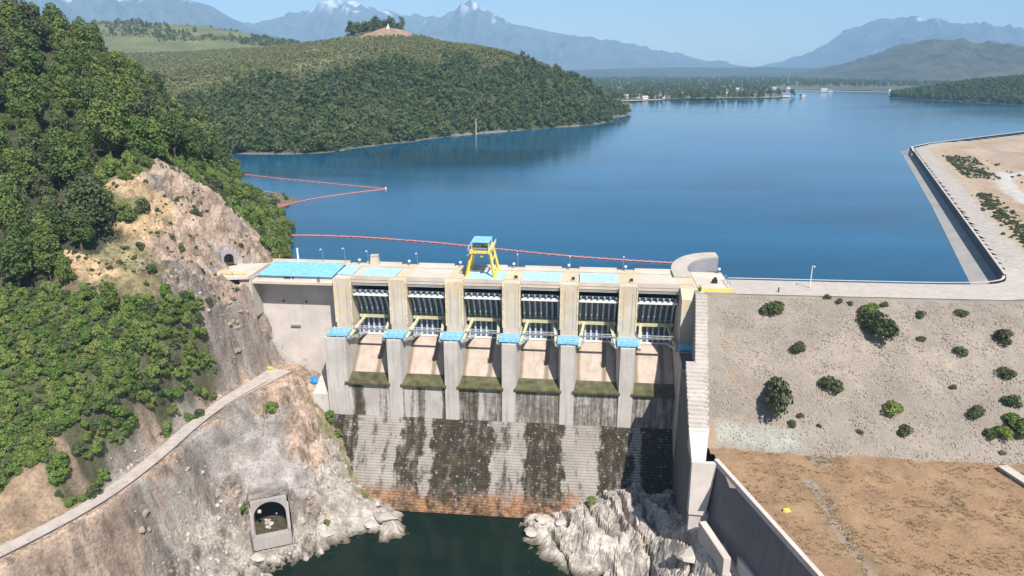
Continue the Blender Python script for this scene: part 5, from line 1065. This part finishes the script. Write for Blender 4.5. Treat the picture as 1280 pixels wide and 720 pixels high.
# ================================================================== FAR SHORE, PLAIN, HILLS, MOUNTAINS
def flat_land(name, poly, z, col, mat=None):
    x0, x1 = min(p[0] for p in poly), max(p[0] for p in poly); y0, y1 = min(p[1] for p in poly), max(p[1] for p in poly)
    Xg, Yg = np.meshgrid(np.linspace(x0, x1, 140), np.linspace(y0, y1, 110)); wob = fbm(Xg / 120, Yg / 120, 0, 3) * 30
    cN = np.ones(Xg.shape + (3,)) * np.array(col); f = np.clip(fbm(Xg / 200, Yg / 90, 5, 4) * 2, -.5, .8)[..., None]; cN = cN * (1 + .6 * f)
    return gridmesh(name, Xg, Yg, z + fbm(Xg / 150, Yg / 150, 1, 3) * .6 + 0 * Xg, farM, cN, inpoly(Xg + wob, Yg + wob * .5, poly))
farM = ground_mat('far_ground', .02, .2, cont=.4)
sp1 = [atz(x, y, 1) for x, y in [(740,127),(770,126.5),(800,126),(830,125),(860,124),(900,123.5),(960,122.5),(1000,121),(975,118),(960,113)]] + [atz(960, 108, 1), atz(740, 108, 1)]
flat_land('near_spit', sp1, 1.2, (.16, .15, .09))
flat_land('plain', [atz(x, y, 1) for x, y in [(560,112),(900,112),(1000,112.5),(1100,114.5),(1180,116),(1300,118),(1420,119)]] + [(9000, 3500, 1), (9000, 8500, 1), (-6000, 8500, 1), (-6000, 2600, 1)], 1.5, (.09, .10, .06))
bch = MB(); bl = [atz(x, y, 1) for x, y in [(742,127.3),(770,127),(800,126.4),(828,125.6)]]
tag(ribbon('beach', bl, 9, 1.6, plain('pale_sand', (.52, .43, .34), .9, .1, .1), thick=2), kind='structure')
bl = [atz(x, y, 1) for x, y in [(955,112.5),(1010,113.6),(1080,115),(1180,116.5)]]
tag(ribbon('far_beach', bl, 16, 1.2, M['conc'], thick=2), kind='structure')
r = np.random.default_rng(77)
def px_scatter(n, x0, x1, y0, y1, z, f=None):
    o = []
    while len(o) < n:
        x = r.uniform(x0, x1); y = r.uniform(y0, y1)
        if f is None or f(x, y): p = atz(x, y, z); o.append((p[0], p[1], z))
    return o
# woodland on the plain: seeded over the ground in metres
pl = []
while len(pl) < 5200:
    y = 1480 + (r.random() ** 1.4) * 3200; x = r.uniform(.02, .86) * y
    if inpoly(np.array([x]), np.array([y]), [(p[0], p[1]) for p in sp1])[0] or y > 2350 + .1 * x:
        if fbm(np.array([x / 130]), np.array([y / 130]), 2, 3)[0] > -.25 - (.3 if y > 2500 else 0): pl.append((x, y, 1.3))
scatter('plain_woodland', pl, r.uniform(.8, 1.9, len(pl)), CF, 'scattered woodland on the flat land beyond the lake', 'woodland')
# small houses among the far trees
hm = []
for cW, cR in ((M['cream'], M['rough']), (M['white'], M['grey']), (M['cream'], M['grey'])):
    hm.append((MB().box(-6, 6, -4, 4, 0, 4.5).mesh('wall', cW), MB().prism_u([(-4.6, 4.4), (4.6, 4.4), (0, 7.2)], -6.6, 6.6).mesh('roof', cR)))
HS = [(782,123),(800,122.5),(815,121.5),(806,124),(826,123),(832,104.5+9),(828,115),(880,120),(892,119.5),(905,119),(870,116),(895,112.5),(903,111.5),(915,111),(925,112),(922,113.5),(860,114),(850,118),(940,118.5),(983,121.2),(1003,120.6),(1030,114.8),(1038,115.3),(1112,114),(968,111.5),(985,111)]
for i, (x, y) in enumerate(HS):
    p = atz(x, y, 1.4); o = empty('far_house', p, r.uniform(-.5, .5)); tag(o, 'tiny pale house among the trees on the far shore of the lake', 'house', 'tiny houses on the far shore'); s = .8 + .5 * r.random()
    link('wall', hm[i % 3][0], o, scale=(s, s, s)); link('roof', hm[i % 3][1], o, scale=(s, s, s))
# right forested point
RP = [atz(x, y, 0) for x, y in [(1184,125.5),(1200,127),(1230,129),(1280,132)]] + [(2000, 1500, 8), (1700, 1150, -3), (1250, 1120, -5)] + [atY(1200, 104, 1480, -10), atY(1230, 98, 1520, -10), atY(1280, 94, 1560, -10), atY(1350, 92, 1600, -10)] + [(900, 1750, -6), (820, 1500, -6), (1400, 2100, -4), (2000, 2200, 0), (850, 1300, -6), (1800, 1700, 50)]
rp = RBF(RP); X4, Y4 = np.meshgrid(np.arange(780, 2000, 14.0), np.arange(1100, 2150, 14.0)); Z4 = rp(X4, Y4)
gridmesh('wooded_point', X4, Y4, Z4, farM, np.ones(X4.shape + (3,)) * np.array([.04, .048, .025]))
x = r.uniform(800, 1600, 14000); y = r.uniform(1120, 1750, 14000); z = rp(x, y); k = (z > .8) & inview(x, y, z); scatter('point_forest', np.stack([x[k], y[k], z[k] - .5], 1), r.uniform(.8, 1.5, k.sum()), CF, 'dark wood covering the point on the right side of the lake', 'forest')
# ridges and mountains: one height field each, profile surveyed along the crest
def ridge(name, prof, Y0, depth, col, snow=None, rough=1.0, nx=360, ny=60, foot=0.0, seed=0, front=.75): # noqa
    C_ = [atY(x, y, Y0) for x, y in prof]; cx_ = np.array([c[0] for c in C_]); cz = np.array([c[2] for c in C_]); xg = np.linspace(cx_[0], cx_[-1], nx); yg = np.concatenate([np.linspace(Y0 - depth, Y0, int(ny * front)), np.linspace(Y0, Y0 + depth * .6, ny - int(ny * front) + 1)[1:]])
    Xg, Yg = np.meshgrid(xg, yg); H = np.interp(Xg, cx_, cz); t = np.clip(np.abs(Yg - Y0) / np.where(Yg < Y0, depth, depth * .6), 0, 1)
    base = (1 - t) ** 1.25 ; sc = depth / 3.2; rn = ridged(Xg / sc + seed, Yg / sc, 0, 5, .55); fall = np.sin(np.pi * np.clip(t, 0, 1)) 
    Zg = foot + (H - foot) * (base + .30 * rough * rn * fall) + rough * fbm(Xg / (sc * .25), Yg / (sc * .25), seed, 3) * H * .018
    cN = np.ones(Xg.shape + (3,)) * np.array(col); cN = cN * (1 + .5 * np.clip(rn, -.8, .8)[..., None]); cN = cN * (1 + .25 * fbm(Xg / (sc * .2), Yg / (sc * .2), 3, 3)[..., None])
    if snow is not None: s = np.clip((Zg - snow) / (snow * .12) + fbm(Xg / (sc * .18), Yg / (sc * .35), 9, 4) * 3.0 - .6, 0, 1)[..., None] * .75; cN = cN * (1 - s) + np.array([.75, .76, .78]) * s
    return gridmesh(name, Xg, Yg, Zg, farM2, cN)
farM2 = ground_mat('mountain_ground', .004, .3, cont=.3)
ridge('low_ridge', [(700,88),(760,86),(800,85),(850,84),(900,84.5),(960,84),(1010,85),(1060,84),(1200,86),(1400,86)], 6500, 1500, (.03, .045, .04), rough=.3, seed=3)
ridge('green_hill', [(940,102),(985,100),(1010,93),(1040,84),(1060,79),(1085,74),(1110,66),(1135,56),(1155,50),(1170,48.5),(1195,51),(1225,56),(1260,61),(1300,64),(1380,70),(1500,90)], 4300, 1300, (.045, .048, .035), rough=1.0, seed=11)
ridge('volcano', [(900,92),(960,84),(1000,74),(1030,58),(1060,42),(1085,28),(1100,23),(1112,25),(1125,21),(1140,25),(1165,35),(1178,34),(1192,28),(1205,33),(1230,40),(1262,45),(1300,42),(1380,48),(1500,70)], 11500, 3600, (.05, .06, .07), snow=850, seed=21)
ridge('mountain_range', [(-260,-20),(-120,-25),(0,-14),(60,-10),(110,-14),(170,-8),(215,-4),(245,2),(265,8),(285,20),(305,32),(330,42),(360,48),(420,60),(500,75)], 9500, 3000, (.06, .065, .07), snow=900, seed=31)
ridge('far_mountain_range', [(220,60),(300,40),(330,26),(350,22),(375,20),(400,16),(425,6),(440,1),(455,7),(480,12),(520,22),(555,22),(572,14),(585,5),(592,3),(600,7),(615,16),(640,30),(680,38),(720,46),(760,52),(800,60),(840,68),(890,80),(960,88)], 12500, 3600, (.06, .065, .075), snow=900, seed=41)
# ground that carries everything to the horizon
tag(MB().add([(-16000, -300, -66), (16000, -300, -66), (16000, 15500, -66), (-16000, 15500, -66)], [(0, 1, 2, 3)]).build('ground', plain('valley_floor', (.12, .11, .07), .95, .2, .01)), kind='structure')
tag(MB().add([(-16000, 8300, .5), (16000, 8300, .5), (16000, 15400, .5), (-16000, 15400, .5)], [(0, 1, 2, 3)]).build('far_plain', plain('far_plain_ground', (.08, .09, .06), .95, .2, .01)), kind='structure')

# ================================================================== HAZE
hzm = bpy.data.materials.new('haze_air'); hzm.use_nodes = True; nt = hzm.node_tree; nt.nodes.clear(); pv = nt.nodes.new('ShaderNodeVolumePrincipled'); ou = nt.nodes.new('ShaderNodeOutputMaterial')
pv.inputs['Color'].default_value = (.40, .69, 1.0, 1); pv.inputs['Density'].default_value = 0.8e-4; pv.inputs['Anisotropy'].default_value = -0.15; nt.links.new(pv.outputs[0], ou.inputs['Volume'])
o = MB().box(-17000, 17000, -400, 16000, -67, 1700).build('haze', hzm); tag(o, 'thin blue air haze over the lake and mountains', 'haze', kind='stuff')
